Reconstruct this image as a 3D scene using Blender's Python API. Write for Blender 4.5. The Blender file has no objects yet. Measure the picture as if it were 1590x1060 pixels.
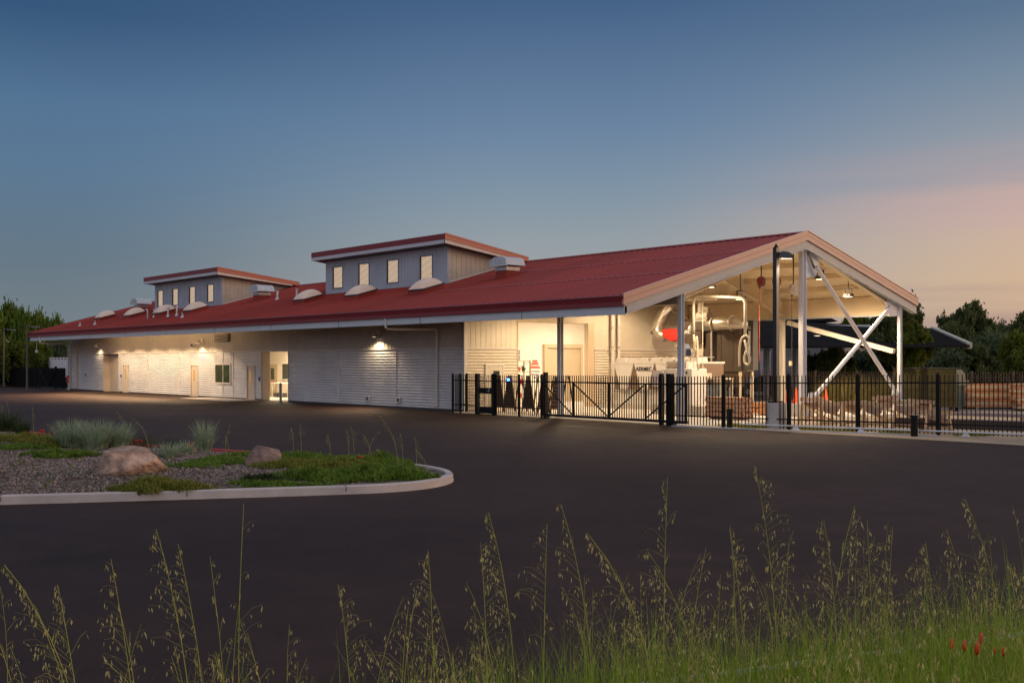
import bpy, math, random
from mathutils import Vector, Matrix, noise as mnoise
R=math.radians
SC=bpy.context.scene
COL=SC.collection
# ---------------------------------------------------------------- camera
CAM=(41.442,-32.525,2.4)
FW=(-0.75907,0.65101); RX=(0.65101,0.75907)
cd=bpy.data.cameras.new('camera'); cam=bpy.data.objects.new('camera',cd); COL.objects.link(cam)
cam.location=CAM; cam.rotation_euler=(R(90),0,math.atan2(0.75907,0.65101))
cd.sensor_width=36; cd.lens=36*1700/1590; cd.shift_y=31.4/1590; cd.clip_end=3000; cd.clip_start=.05
SC.camera=cam
# ---------------------------------------------------------------- world: dusk sky
SUN_EL=R(9)
sdir=Vector((RX[0]*.985+FW[0]*.17, RX[1]*.985+FW[1]*.17, math.tan(SUN_EL))).normalized()
def lin(c):
    return tuple(((v/255)/12.92 if v/255<=.04045 else ((v/255+.055)/1.055)**2.4) for v in c)
w=bpy.data.worlds.new("World"); SC.world=w; w.use_nodes=True
nt=w.node_tree; nt.nodes.clear(); N=nt.nodes.new; L=nt.links.new
out=N('ShaderNodeOutputWorld'); bg=N('ShaderNodeBackground'); L(bg.outputs[0],out.inputs[0])
tc=N('ShaderNodeTexCoord'); sep=N('ShaderNodeSeparateXYZ'); L(tc.outputs['Generated'],sep.inputs[0])
def ramp(stops,fac):
    n=N('ShaderNodeValToRGB'); cr=n.color_ramp
    while len(cr.elements)<len(stops): cr.elements.new(.5)
    for e,(p,c) in zip(cr.elements,stops): e.position=p; e.color=(*lin(c),1)
    L(fac,n.inputs[0]); return n.outputs[0]
def vdot(v):
    n=N('ShaderNodeVectorMath'); n.operation='DOT_PRODUCT'; L(tc.outputs['Generated'],n.inputs[0]); n.inputs[1].default_value=v; return n.outputs['Value']
def mrange(x,a,b,c=0,d=1,smooth=True):
    n=N('ShaderNodeMapRange'); n.interpolation_type='SMOOTHSTEP' if smooth else 'LINEAR'
    L(x,n.inputs[0]); n.inputs[1].default_value=a; n.inputs[2].default_value=b; n.inputs[3].default_value=c; n.inputs[4].default_value=d; return n.outputs[0]
def mixc(f,a,b):
    n=N('ShaderNodeMix'); n.data_type='RGBA'; L(f,n.inputs[0]); L(a,n.inputs[6]); L(b,n.inputs[7]); return n.outputs[2]
z=sep.outputs[2]
# soft streaks of cloud low in the sky
mp=N('ShaderNodeMapping'); mp.inputs['Scale'].default_value=(1.6,1.6,34); L(tc.outputs['Generated'],mp.inputs[0])
ns=N('ShaderNodeTexNoise'); ns.inputs['Scale'].default_value=1.6; ns.inputs['Detail'].default_value=5; ns.inputs['Roughness'].default_value=.55; L(mp.outputs[0],ns.inputs['Vector'])
zz=N('ShaderNodeMath'); zz.operation='MULTIPLY_ADD'; L(ns.outputs[0],zz.inputs[0]); zz.inputs[1].default_value=.06; 
za=N('ShaderNodeMath'); za.operation='ADD'; L(z,za.inputs[0]); za.inputs[1].default_value=-.03; L(za.outputs[0],zz.inputs[2])
zf=N('ShaderNodeMix'); zf.data_type='FLOAT'; L(mrange(z,.12,.22),zf.inputs[0]); L(zz.outputs[0],zf.inputs[2]); L(z,zf.inputs[3])
zw=zf.outputs[0]
HI=(.42,(120,138,170)),(.7,(172,178,200)),(1,(180,186,206))  # stops above the frame, brightened as added fill for the scene
left=ramp([(0,(120,128,134)),(.05,(110,124,133)),(.09,(100,119,134)),(.16,(90,119,147)),(.215,(83,115,148)),(.285,(53,86,123)),(.345,(49,81,119)),*HI],z)
cen=ramp([(0,(178,168,160)),(.06,(164,163,163)),(.11,(146,156,163)),(.155,(126,146,164)),(.21,(104,130,160)),(.315,(66,96,134)),(.345,(62,92,131)),*HI],z)
rig=ramp([(0,(160,136,126)),(.035,(184,152,136)),(.062,(212,180,148)),(.10,(208,179,156)),(.13,(204,172,164)),(.16,(172,160,164)),(.188,(146,153,164)),(.235,(120,139,158)),(.285,(92,116,143)),(.345,(84,109,140)),(.5,(150,160,185))],zw)
glow=ramp([(0,(235,170,125)),(.06,(255,205,150)),(.2,(250,205,175)),(.45,(205,195,200)),(.7,(180,182,202)),(1,(180,186,206))],zw)
rx=vdot((RX[0],RX[1],0)); fw=vdot((FW[0],FW[1],0))
c1=mixc(mrange(rx,-.40,.02),left,cen)
c2=mixc(mrange(rx,.08,.50),c1,rig)
c3=mixc(mrange(rx,.5,.85),c2,glow)
# the part of the sky behind the camera: pale pink and blue, brightened out of view as added fill light
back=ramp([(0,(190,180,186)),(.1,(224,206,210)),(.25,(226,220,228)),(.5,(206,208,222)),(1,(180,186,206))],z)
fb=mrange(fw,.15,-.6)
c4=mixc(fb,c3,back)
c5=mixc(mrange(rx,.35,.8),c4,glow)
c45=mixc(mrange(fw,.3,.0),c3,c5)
# faint lilac bank above the trees on the right
sky=N('ShaderNodeTexSky'); sky.sky_type='NISHITA'; sky.sun_disc=False; sky.sun_elevation=R(2); sky.sun_rotation=math.atan2(sdir.x,sdir.y)
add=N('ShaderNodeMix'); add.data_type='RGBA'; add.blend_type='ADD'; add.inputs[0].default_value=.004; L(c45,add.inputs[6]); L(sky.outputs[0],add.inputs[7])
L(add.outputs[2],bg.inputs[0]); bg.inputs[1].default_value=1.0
# ---------------------------------------------------------------- low sun glow
sl=bpy.data.lights.new('sun','SUN'); so=bpy.data.objects.new('sun',sl); COL.objects.link(so)
sl.energy=1.0; sl.angle=R(22); sl.color=(1,.66,.42); so.rotation_euler=sdir.to_track_quat('Z','Y').to_euler()
SC.view_settings.view_transform='Standard'; SC.view_settings.look='None'; SC.view_settings.exposure=0; SC.view_settings.gamma=1
SC.render.engine='CYCLES'
try:
    SC.cycles.use_denoising=True; SC.cycles.denoiser='OPENIMAGEDENOISE'
except Exception: pass
SC.cycles.max_bounces=6; SC.cycles.sample_clamp_indirect=4; SC.cycles.caustics_reflective=False; SC.cycles.caustics_refractive=False
# ---------------------------------------------------------------- materials
MATS={}
def mat(name,col,rough=.6,metal=0,var=.12,scale=3,bump=0,bscale=40,emit=None,estr=0,spec=.5,var2=0,s2=.4,stretch=None,coord='Object',alpha=None):
    if name in MATS: return MATS[name]
    m=bpy.data.materials.new(name); m.use_nodes=True; t=m.node_tree; b=t.nodes['Principled BSDF']
    b.inputs['Roughness'].default_value=rough; b.inputs['Metallic'].default_value=metal
    b.inputs['Specular IOR Level'].default_value=spec
    tcn=t.nodes.new('ShaderNodeTexCoord'); src=tcn.outputs[coord]
    if stretch:
        mpn=t.nodes.new('ShaderNodeMapping'); mpn.inputs['Scale'].default_value=stretch; t.links.new(src,mpn.inputs[0]); src=mpn.outputs[0]
    no=t.nodes.new('ShaderNodeTexNoise'); no.inputs['Scale'].default_value=scale; no.inputs['Detail'].default_value=6; no.inputs['Roughness'].default_value=.6; t.links.new(src,no.inputs['Vector'])
    mr=t.nodes.new('ShaderNodeMapRange'); mr.inputs[1].default_value=.3; mr.inputs[2].default_value=.7; mr.inputs[3].default_value=1-var; mr.inputs[4].default_value=1+var; t.links.new(no.outputs[0],mr.inputs[0])
    fac=mr.outputs[0]
    if var2:
        n2=t.nodes.new('ShaderNodeTexNoise'); n2.inputs['Scale'].default_value=s2; n2.inputs['Detail'].default_value=3; t.links.new(src,n2.inputs['Vector'])
        m2=t.nodes.new('ShaderNodeMapRange'); m2.inputs[1].default_value=.3; m2.inputs[2].default_value=.7; m2.inputs[3].default_value=1-var2; m2.inputs[4].default_value=1+var2; t.links.new(n2.outputs[0],m2.inputs[0])
        mu=t.nodes.new('ShaderNodeMath'); mu.operation='MULTIPLY'; t.links.new(fac,mu.inputs[0]); t.links.new(m2.outputs[0],mu.inputs[1]); fac=mu.outputs[0]
    vm=t.nodes.new('ShaderNodeVectorMath'); vm.operation='SCALE'; vm.inputs[0].default_value=col; t.links.new(fac,vm.inputs['Scale'])
    t.links.new(vm.outputs[0],b.inputs['Base Color'])
    if bump:
        bn=t.nodes.new('ShaderNodeTexNoise'); bn.inputs['Scale'].default_value=bscale; bn.inputs['Detail'].default_value=4; t.links.new(src,bn.inputs['Vector'])
        bp=t.nodes.new('ShaderNodeBump'); bp.inputs['Strength'].default_value=bump; bp.inputs['Distance'].default_value=.02; t.links.new(bn.outputs[0],bp.inputs['Height']); t.links.new(bp.outputs[0],b.inputs['Normal'])
    if emit: b.inputs['Emission Color'].default_value=(*emit,1); b.inputs['Emission Strength'].default_value=estr
    MATS[name]=m; return m
def leafmat(name,c1,c2,sc=1.3,rough=.6,trans=.40):
    if name in MATS: return MATS[name]
    m=bpy.data.materials.new(name); m.use_nodes=True; t=m.node_tree; b=t.nodes['Principled BSDF']; b.inputs['Roughness'].default_value=rough
    b.inputs['Specular IOR Level'].default_value=.25
    tcn=t.nodes.new('ShaderNodeTexCoord'); no=t.nodes.new('ShaderNodeTexNoise'); no.inputs['Scale'].default_value=sc; no.inputs['Detail'].default_value=8; no.inputs['Roughness'].default_value=.75
    t.links.new(tcn.outputs['Object'],no.inputs['Vector'])
    cr=t.nodes.new('ShaderNodeValToRGB'); cr.color_ramp.elements[0].position=.35; cr.color_ramp.elements[1].position=.65
    cr.color_ramp.elements[0].color=(*c1,1); cr.color_ramp.elements[1].color=(*c2,1); t.links.new(no.outputs[0],cr.inputs[0]); t.links.new(cr.outputs[0],b.inputs['Base Color'])
    tr=t.nodes.new('ShaderNodeBsdfTranslucent'); t.links.new(cr.outputs[0],tr.inputs[0]); mx=t.nodes.new('ShaderNodeMixShader'); mx.inputs[0].default_value=trans
    o=t.nodes['Material Output']; t.links.new(b.outputs[0],mx.inputs[1]); t.links.new(tr.outputs[0],mx.inputs[2]); t.links.new(mx.outputs[0],o.inputs[0])
    MATS[name]=m; return m
ASPH=mat('asphalt',(.030,.0165,.0125),.68,0,.26,1.2,1.0,55,var2=.32,s2=.16,spec=.16)
ASPH.node_tree.nodes['Principled BSDF'].inputs['Specular Tint'].default_value=(1,.86,.80,1)
RED=mat('red_roof_metal',(.29,.038,.028),.5,0,.09,.8,var2=.14,s2=.25,spec=.3,stretch=(1,.25,.25))
RED.node_tree.nodes['Principled BSDF'].inputs['Specular Tint'].default_value=(1,.8,.72,1)
MAROON=mat('maroon_fascia_metal',(.20,.024,.028),.42,0,.05,2)
SALMON_GLOW=mat('sunset_tinted_rake_metal',(.46,.26,.20),.45,0,.05,2)  # red fascia with the sunset reflection put into its base colour
RED_GLOW=mat('sunset_lit_red_rake_metal',(.46,.15,.10),.45,0,.06,2)  # maroon monitor rake with warm sunset light mixed into its colour
BEAM=mat('pale_grey_steel_paint',(.50,.53,.57),.5,0,.05,2)
WHITE=mat('white_steel_paint',(.60,.60,.63),.5,0,.04,2)
SIDING=mat('light_grey_corrugated_metal',(.545,.55,.57),.42,.0,.06,1.5,var2=.09,s2=.5,spec=.6)
PANEL=mat('warm_grey_wall_panel',(.44,.41,.38),.55,0,.06,1.2,var2=.06,s2=.4)
BLUEG=mat('blue_grey_wall_panel',(.36,.41,.475),.6,0,.09,1.2,var2=.07,s2=.5)
CREAM=mat('cream_wall_panel',(.58,.51,.41),.6,0,.05,1.5,var2=.05,s2=.4)
TRIM=mat('pale_trim',(.60,.56,.52),.5,0,.04,3)
DOORM=mat('tan_door_paint',(.52,.44,.36),.5,0,.05,3)
TAN=mat('tan_ceiling_liner',(.72,.59,.40),.6,0,.05,1.5)
INTW=mat('white_interior_paint',(.80,.74,.66),.7,0,.03,1)
BLACK=mat('black_fence_paint',(.005,.005,.006),.6,0,.1,5,spec=.2)
DARK=mat('dark_grey_metal',(.05,.05,.055),.5,0,.1,5)
GALV=mat('galvanised_metal',(.55,.55,.55),.35,.75,.12,3)
STAIN=mat('dull_duct_metal',(.50,.45,.38),.38,.7,.14,4)
CONC=mat('concrete',(.42,.39,.36),.85,0,.10,2.5,.25,60,var2=.10,s2=.5)
SLAB=mat('yard_concrete',(.46,.42,.37),.85,0,.08,1.5,.2,60,var2=.08,s2=.3)
GRAVEL=mat('yard_gravel',(.32,.25,.17),.95,0,.30,9,.6,30,var2=.2,s2=.4)
MULCH=mat('bark_mulch',(.13,.098,.082),.95,0,.35,22,1.0,60,var2=.2,s2=1.2)
CHIPM=mat('bark_chips',(.27,.19,.15),.9,0,.5,9)
GLASS=mat('dark_window_glass',(.03,.04,.04),.08,0,.1,2,spec=.8)
FRAME=mat('pale_window_frame',(.62,.58,.56),.5,0,.04,3)
REDP=mat('red_paint',(.60,.03,.02),.4,0,.08,5)
WOOD=mat('sawn_timber',(.42,.27,.15),.8,0,.2,3,stretch=(1,6,6))
WOODP=mat('weathered_plywood',(.46,.29,.19),.85,0,.18,4)
WOODL=mat('pale_new_timber',(.60,.42,.24),.75,0,.15,3,stretch=(1,6,6))
BROWN=mat('brown_collector_paint',(.070,.046,.029),.5,0,.10,2)
CHILL=mat('off_white_unit_paint',(.60,.56,.52),.5,0,.04,2)
HOSE=mat('cream_hose_plastic',(.66,.57,.42),.5,0,.06,30)
ROCKM=mat('sandstone_boulder',(.34,.225,.16),.9,0,.45,5,1.0,7,var2=.45,s2=1.8)
ROCKG=mat('grey_boulder',(.24,.165,.14),.9,0,.35,5,.9,9,var2=.25,s2=1.5)
OLIVE=mat('olive_dumpster_paint',(.042,.037,.016),.85,0,.15,2,spec=.1)
DGREEN=mat('grey_green_dumpster_paint',(.06,.10,.08),.5,0,.15,2)
ORANGE=mat('orange_plastic',(.75,.10,.03),.5,0,.06,5)
BARK=mat('tree_bark',(.10,.075,.055),.9,0,.25,6)
BLUEP=mat('blue_plastic',(.02,.05,.35),.4,0,.05,5)
INK=mat('black_lettering',(.015,.015,.015),.6,0,.05,5)
SIGNW=mat('white_sign',(.80,.76,.72),.5,0,.03,3)
def emat(name,c,s): return mat(name,(.2,.2,.2),.5,emit=c,estr=s)
LAMPE=emat('warm_lamp_lens',(1,.74,.42),4)
LAMPS=emat('soft_lamp_lens',(1,.78,.5),3.5)
BLUEL=emat('blue_beacon_lens',(.03,.16,1),14)
# lit upper windows: room glow and faint ceiling boards put into the pane's emission
PANE=bpy.data.materials.new('lit_window_pane'); PANE.use_nodes=True
t=PANE.node_tree; b=t.nodes['Principled BSDF']; b.inputs['Base Color'].default_value=(.1,.09,.08,1); b.inputs['Roughness'].default_value=.12
tcn=t.nodes.new('ShaderNodeTexCoord'); mpn=t.nodes.new('ShaderNodeMapping'); mpn.inputs['Rotation'].default_value=(0,R(20),0); t.links.new(tcn.outputs['Object'],mpn.inputs[0])
wv=t.nodes.new('ShaderNodeTexWave'); wv.bands_direction='Z'; wv.inputs['Scale'].default_value=.9; wv.inputs['Distortion'].default_value=.6; t.links.new(mpn.outputs[0],wv.inputs[0])
cr=t.nodes.new('ShaderNodeValToRGB'); cr.color_ramp.elements[0].color=(.54,.38,.25,1); cr.color_ramp.elements[1].color=(.61,.44,.30,1); cr.color_ramp.elements[0].position=.05; cr.color_ramp.elements[1].position=.3
t.links.new(wv.outputs[0],cr.inputs[0]); t.links.new(cr.outputs[0],b.inputs['Emission Color']); b.inputs['Emission Strength'].default_value=.78
DOMEM=mat('skylight_acrylic',(.46,.36,.30),.3,0,.08,2,emit=(.62,.42,.29),estr=.22)  # faint warm glow put into the acrylic as emission
# ---------------------------------------------------------------- mesh helpers
def wl(o):
    v=Vector(o.location)
    while o.parent: o=o.parent; v+=Vector(o.location)
    return v
class MB:
    def __init__(s): s.v=[]; s.f=[]
    def quad(s,*p):
        n=len(s.v); s.v+=[tuple(q) for q in p]; s.f.append(tuple(range(n,n+len(p)))); return s
    def box(s,x0,y0,z0,x1,y1,z1):
        n=len(s.v); s.v+=[(x,y,z) for z in (z0,z1) for x,y in ((x0,y0),(x1,y0),(x1,y1),(x0,y1))]
        s.f+=[(n,n+3,n+2,n+1),(n+4,n+5,n+6,n+7),(n,n+1,n+5,n+4),(n+1,n+2,n+6,n+5),(n+2,n+3,n+7,n+6),(n+3,n,n+4,n+7)]; return s
    def bar(s,p0,p1,w,h=None,up=(0,0,1)):
        h=h or w; p0=Vector(p0); p1=Vector(p1); d=(p1-p0).normalized(); u=Vector(up)
        if abs(d.dot(u))>.98: u=Vector((0,1,0))
        a=d.cross(u).normalized(); b2=a.cross(d).normalized(); n=len(s.v)
        for p in (p0,p1):
            for i,j in ((-1,-1),(1,-1),(1,1),(-1,1)): s.v.append(tuple(p+a*(i*w/2)+b2*(j*h/2)))
        s.f+=[(n,n+1,n+2,n+3),(n+7,n+6,n+5,n+4),(n,n+4,n+5,n+1),(n+1,n+5,n+6,n+2),(n+2,n+6,n+7,n+3),(n+3,n+7,n+4,n)]; return s
    def tube(s,pts,r,n=10,cap=True):
        pts=[Vector(p) for p in pts]; rs=r if isinstance(r,(list,tuple)) else [r]*len(pts); base=len(s.v); prev=None
        for i,p in enumerate(pts):
            d=(pts[min(i+1,len(pts)-1)]-pts[max(i-1,0)]).normalized()
            if prev is None:
                u=Vector((0,0,1)) if abs(d.z)<.9 else Vector((1,0,0)); a=d.cross(u).normalized()
            else: a=(prev-d*prev.dot(d)).normalized()
            prev=a; b2=d.cross(a)
            for k in range(n):
                an=2*math.pi*k/n; s.v.append(tuple(p+(a*math.cos(an)+b2*math.sin(an))*rs[i]))
        for i in range(len(pts)-1):
            for k in range(n):
                q=base+i*n; s.f.append((q+k,q+(k+1)%n,q+n+(k+1)%n,q+n+k))
        if cap: s.f.append(tuple(base+n-1-k for k in range(n))); s.f.append(tuple(base+(len(pts)-1)*n+k for k in range(n)))
        return s
    def cyl(s,x,y,z0,z1,r,r2=None,n=16): return s.tube([(x,y,z0),(x,y,z1)],[r,r if r2 is None else r2],n)
    def prism(s,poly,axis,a,b):
        # poly: 2-D points; axis 'x': points are (y,z); 'y': (x,z); 'z': (x,y)
        def P(p,t): return (t,p[0],p[1]) if axis=='x' else ((p[0],t,p[1]) if axis=='y' else (p[0],p[1],t))
        n=len(s.v); k=len(poly); s.v+=[P(p,a) for p in poly]+[P(p,b) for p in poly]
        s.f.append(tuple(range(n,n+k))[::-1]); s.f.append(tuple(range(n+k,n+2*k)))
        for i in range(k): j=(i+1)%k; s.f.append((n+i,n+j,n+k+j,n+k+i))
        return s
    def build(s,name,m,parent=None,world=True,smooth=False,bevel=0,fix=True):
        me=bpy.data.meshes.new(name); vs=s.v
        if parent is not None and world:
            o=wl(parent); vs=[(a-o.x,b2-o.y,c-o.z) for a,b2,c in s.v]
        me.from_pydata(vs,[],s.f); me.materials.append(m)
        if fix and len(s.f)<20000:
            import bmesh
            bm=bmesh.new(); bm.from_mesh(me); bmesh.ops.recalc_face_normals(bm,faces=bm.faces); bm.to_mesh(me); bm.free()
        if smooth: me.polygons.foreach_set('use_smooth',[True]*len(me.polygons))
        me.update(); ob=bpy.data.objects.new(name,me); COL.objects.link(ob)
        if parent is not None: ob.parent=parent
        if bevel:
            md=ob.modifiers.new('bevel','BEVEL'); md.width=bevel; md.segments=2; md.limit_method='ANGLE'
        return ob
def tag(o,label,cat,group=None,kind=None):
    if label: o['label']=label
    if cat: o['category']=cat
    if group: o['group']=group
    if kind: o['kind']=kind
    return o
def thing(name,label,cat,loc=(0,0,0),rz=0,group=None):
    o=bpy.data.objects.new(name,None); COL.objects.link(o); o.location=loc; o.rotation_euler=(0,0,rz); o.empty_display_size=.2
    return tag(o,label,cat,group)
def struct(o): o['kind']='structure'; return o
def copy_tree(o,parent=None):
    c=o.copy(); COL.objects.link(c)
    if parent is not None: c.parent=parent
    for ch in list(o.children): copy_tree(ch,c)
    return c
def lamp(name,kind,loc,energy,color=(1,.72,.42),size=.1,parent=None,spot=None,blend=.3,aim=(0,0,-1)):
    l=bpy.data.lights.new(name,kind); l.energy=energy; l.color=color
    if kind!='AREA': l.shadow_soft_size=size
    else: l.size=size
    if spot: l.spot_size=R(spot); l.spot_blend=blend
    o=bpy.data.objects.new(name,l); COL.objects.link(o); o.location=loc if parent is None else Vector(loc)-wl(parent)
    o.rotation_euler=Vector(aim).to_track_quat('-Z','Y').to_euler()
    if parent is not None: o.parent=parent
    return o
def text(body,size,parent,loc,rot,m,name='lettering',ext=.004):
    c=bpy.data.curves.new(name,'FONT'); c.body=body; c.size=size; c.extrude=ext; c.offset=size*.02; c.align_x='CENTER'; c.align_y='CENTER'
    tmp=bpy.data.objects.new(name,c); me=bpy.data.meshes.new_from_object(tmp); me.name=name; bpy.data.objects.remove(tmp); me.materials.clear(); me.materials.append(m); o=bpy.data.objects.new(name,me); COL.objects.link(o); o.parent=parent
    o.location=Vector(loc)-wl(parent); o.rotation_euler=rot; return o
def gp(px,py,z=0.):      # where a sight line meets level ground z
    d=(CAM[2]-z)*1700/(py-561.4); u=(px-795)/1700
    return (CAM[0]+d*(FW[0]+u*RX[0]), CAM[1]+d*(FW[1]+u*RX[1]))
def at(px,d):            # a spot d metres ahead
    u=(px-795)/1700; return (CAM[0]+d*(FW[0]+u*RX[0]), CAM[1]+d*(FW[1]+u*RX[1]))
rnd=random.Random(7)
# ---------------------------------------------------------------- ground
struct(MB().quad((-1500,-1500,-.02),(1500,-1500,-.02),(1500,1500,-.02),(-1500,1500,-.02)).build('ground',mat('far_ground',(.10,.10,.06),.95,0,.2,.05)))
struct(MB().quad((-160,-140,-.006),(110,-140,-.006),(110,.6,-.006),(-160,.6,-.006)).build('road',ASPH))
yd=MB(); yd.quad((.1,-.9,0),(27,-.9,0),(27,80,0),(.1,80,0)); 
yd.quad((27,-.9,0),(60,-.9,0),(60,80,0),(27,80,0)); struct(yd.build('yard_gravel',GRAVEL))
struct(MB().box(.02,-.85,-.1,15.1,17.2,.02).build('yard_slab',SLAB))
struct(MB().quad((11,21,.006),(40,21,.006),(40,27,.006),(11,27,.006)).build('yard_path',mat('worn_paving',(.22,.2,.2),.9,0,.15,2)))
struct(MB().box(-27.5,-2.2,-.1,-20.6,-.06,.012).build('door_apron',CONC))
# ---------------------------------------------------------------- main building
PITCH=.277; RIDGE=8.1; RZ=8.0; XL=-55.3; XR=13.72; YF=-3.3; YB=17.3
def rz_(y,off=0): return RZ-PITCH*abs(y-RIDGE)+off
B=thing('workshop_building','long low metal workshop with red ribbed roof, two roof monitors and open gabled canopy end','building',(0,0,0))
def ribroof(y0,y1,x0,x1,off=0.,pitch=.4,rh=.035):
    m=MB(); prof=[]; x=x0
    while x<x1-.01:
        e=min(x+pitch,x1); prof+=[(x,0),(x+(e-x)*.84,0),(x+(e-x)*.88,rh),(x+(e-x)*.96,rh)]; x=e
    prof.append((x1,0))
    za,zb=rz_(y0,off),rz_(y1,off); n=len(m.v)
    for px,h in prof: m.v.append((px,y0,za+h)); m.v.append((px,y1,zb+h))
    for i in range(len(prof)-1): q=2*i; m.f.append((q,q+2,q+3,q+1))
    return m
rf=ribroof(YF,RIDGE,XL,XR).build('roof',RED,B,fix=False)
ribroof(RIDGE,YB,XL,XR).build('rear_roof_slope',RED,rf,fix=False)
m=MB(); m.quad((XL,RIDGE-.25,rz_(RIDGE-.25,.05)),(XR,RIDGE-.25,rz_(RIDGE-.25,.05)),(XR,RIDGE,RZ+.07),(XL,RIDGE,RZ+.07)); m.quad((XL,RIDGE,RZ+.07),(XR,RIDGE,RZ+.07),(XR,RIDGE+.25,rz_(RIDGE+.25,.05)),(XL,RIDGE+.25,rz_(RIDGE+.25,.05)))
m.build('ridge_cap',RED,rf,fix=False)
for yy in (.6,4.3): rake(0,0,0,0,0,0) if False else MB().prism([(yy-.03,rz_(yy-.03,.03)),(yy+.03,rz_(yy+.03,.03)),(yy+.03,rz_(yy+.03,.05)),(yy-.03,rz_(yy-.03,.05))],'x',-4.6 if yy>2 else -2.8,XR-.1).build('panel_lap',mat('lap_edge_red',(.40,.085,.075),.4),rf)
# underside liner
m=MB()
m.quad((XL,YF,rz_(YF,-.12)),(XR-.02,YF,rz_(YF,-.12)),(XR-.02,RIDGE,RZ-.12),(XL,RIDGE,RZ-.12)); m.quad((XL,RIDGE,RZ-.12),(XR-.02,RIDGE,RZ-.12),(XR-.02,YB,rz_(YB,-.12)),(XL,YB,rz_(YB,-.12)))
m.build('ceiling_liner',TAN,B,fix=False)
# purlins under the canopy
m=MB()
for y in [-1.7,.0,1.7,3.4,5.1,6.8,9.4,11.1,12.8,14.5]: m.box(.1,y-.04,rz_(y,-.34),13.3,y+.04,rz_(y,-.125))
m.build('purlins',TAN,B)
# gutter and fascia on the front eave
g=MB(); g.prism([(YF-.14,4.74),(YF-.16,4.80),(YF-.02,4.80),(YF-.0,4.52),(YF-.06,4.44),(YF-.10,4.44),(YF-.10,4.60)],'x',XL-.02,XR+.02); g.build('gutter',MAROON,B)
m=MB(); m.box(XL,YF-.13,4.805,XR,YF-.155,4.83); m.build('gutter_bead',mat('gutter_edge_metal',(.30,.16,.2),.3,.3,.05,3),B)
bm_=MB().box(XL+.35,YF-.02,4.13,XR-.02,YF+.12,4.437); 
eb=bm_.build('eave_beam',BEAM,B)
m=MB()
for x in range(-48,12,7): m.box(x-.015,YF-.026,4.13,x+.015,YF-.021,4.437)
m.build('beam_joints',DARK,eb)
# gable rake fascia
def rake(y0,y1,zo0,zo1,x0,x1): return MB().prism([(y0,rz_(y0,zo1)),(y1,rz_(y1,zo1)),(y1,rz_(y1,zo0)),(y0,rz_(y0,zo0))],'x',x0,x1)
for a,b_ in ((YF-.12,RIDGE),(RIDGE,YB+.05)):
    k=rake(a,b_,-.33,.05,XR-.03,XR+.05).build('rake_fascia',SALMON_GLOW,B)
    rake(a,b_,-.13,-.115,XR+.052,XR+.058).build('fascia_crease',MAROON,k)
    rake(a,b_,.055,.085,XR-.02,XR+.08).build('fascia_cap',mat('rake_cap_metal',(.55,.32,.24),.4,0,.05,3),k)
for a,b_ in ((YF,RIDGE),(RIDGE,YB)):
    k=rake(a,b_,-.68,-.335,XR-.09,XR-.02).build('gable_beam',mat('warm_white_beam',(.36,.355,.35),.5,0,.05,2),B)
    rake(a,b_,-.715,-.685,XR-.26,XR+.02).build('beam_flange',BEAM,k)
for a,b_ in ((YF-.12,RIDGE),(RIDGE,YB+.05)): rake(a,b_,-.33,.04,XL-.05,XL+.02).build('rake_fascia',MAROON,B)
# rear eave beam and front lintel beam under the canopy
MB().box(.0,16.13,4.70,13.4,16.27,5.62).build('rear_beam',TAN,B)
MB().box(.0,16.10,4.62,13.4,16.34,4.695).build('rear_beam_flange',BEAM,B)
MB().box(.02,-.10,4.62,13.42,.10,5.45).build('front_lintel',mat('shaded_lintel',(.34,.30,.27),.6,0,.06,2),B)  # darker base colour holds the shade of the unlit front face
MB().box(.1,17.2,5.0,13.6,17.3,5.34).build('rear_eave_beam',BEAM,B)
# frames: columns and rafters
def hcol(x,y,z0,z1,w=.30,d=.20):
    m=MB(); m.box(x-w/2,y-d/2,z0,x-w/2+.03,y+d/2,z1); m.box(x+w/2-.03,y-d/2,z0,x+w/2,y+d/2,z1); m.box(x-w/2+.03,y-.015,z0,x+w/2-.03,y+.015,z1); return m
def column(x,y,z0,z1,m_=BEAM,w=.26,d=.22,plinth=0):
    c=MB(); c.box(x-w/2,y-d/2,z0+plinth,x+w/2,y-d/2+.025,z1); c.box(x-w/2,y+d/2-.025,z0+plinth,x+w/2,y+d/2,z1); c.box(x-.02,y-d/2+.025,z0+plinth,x+.02,y+d/2-.025,z1)
    o=c.build('column',m_,B); MB().box(x-w/2-.08,y-d/2-.08,z0+plinth,x+w/2+.08,y+d/2+.08,z0+plinth+.03).build('base_plate',BEAM,o)
    if plinth: MB().box(x-.36,y-.36,z0,x+.36,y+.36,z0+plinth-.002).build('plinth',CONC,o)
    return o
column(6.74,0,.02,4.70,w=.2,d=.2); column(13.55,0,.02,5.15,w=.19,d=.19)
column(13.5,8.1,.02,7.55,WHITE,w=.22,d=.28,plinth=.55); column(13.5,16.1,.02,5.3,WHITE,w=.16,d=.18,plinth=.55)
column(6.74,16.1,.02,4.62,mat('warm_white_column',(.70,.64,.55),.5,0,.04,2),w=.22,d=.22)
for X in (.25,6.74,13.38):
    for a,b_ in ((0.,RIDGE),(RIDGE,16.1)):
        e0,e1=(a,b_)
        ds=(-.95,-.55) if a==0 else (-.55,-.95)
        r=MB().prism([(e0,rz_(e0,-.13)),(e1,rz_(e1,-.13)),(e1,rz_(e1,ds[1])),(e0,rz_(e0,ds[0]))],'x',X-.02,X+.02)
        k=r.build('rafter',TAN,B)
        MB().prism([(e0,rz_(e0,ds[0])),(e1,rz_(e1,ds[1])),(e1,rz_(e1,ds[1]-.04)),(e0,rz_(e0,ds[0]-.04))],'x',X-.13,X+.13).build('rafter_flange',TAN,k)
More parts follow.
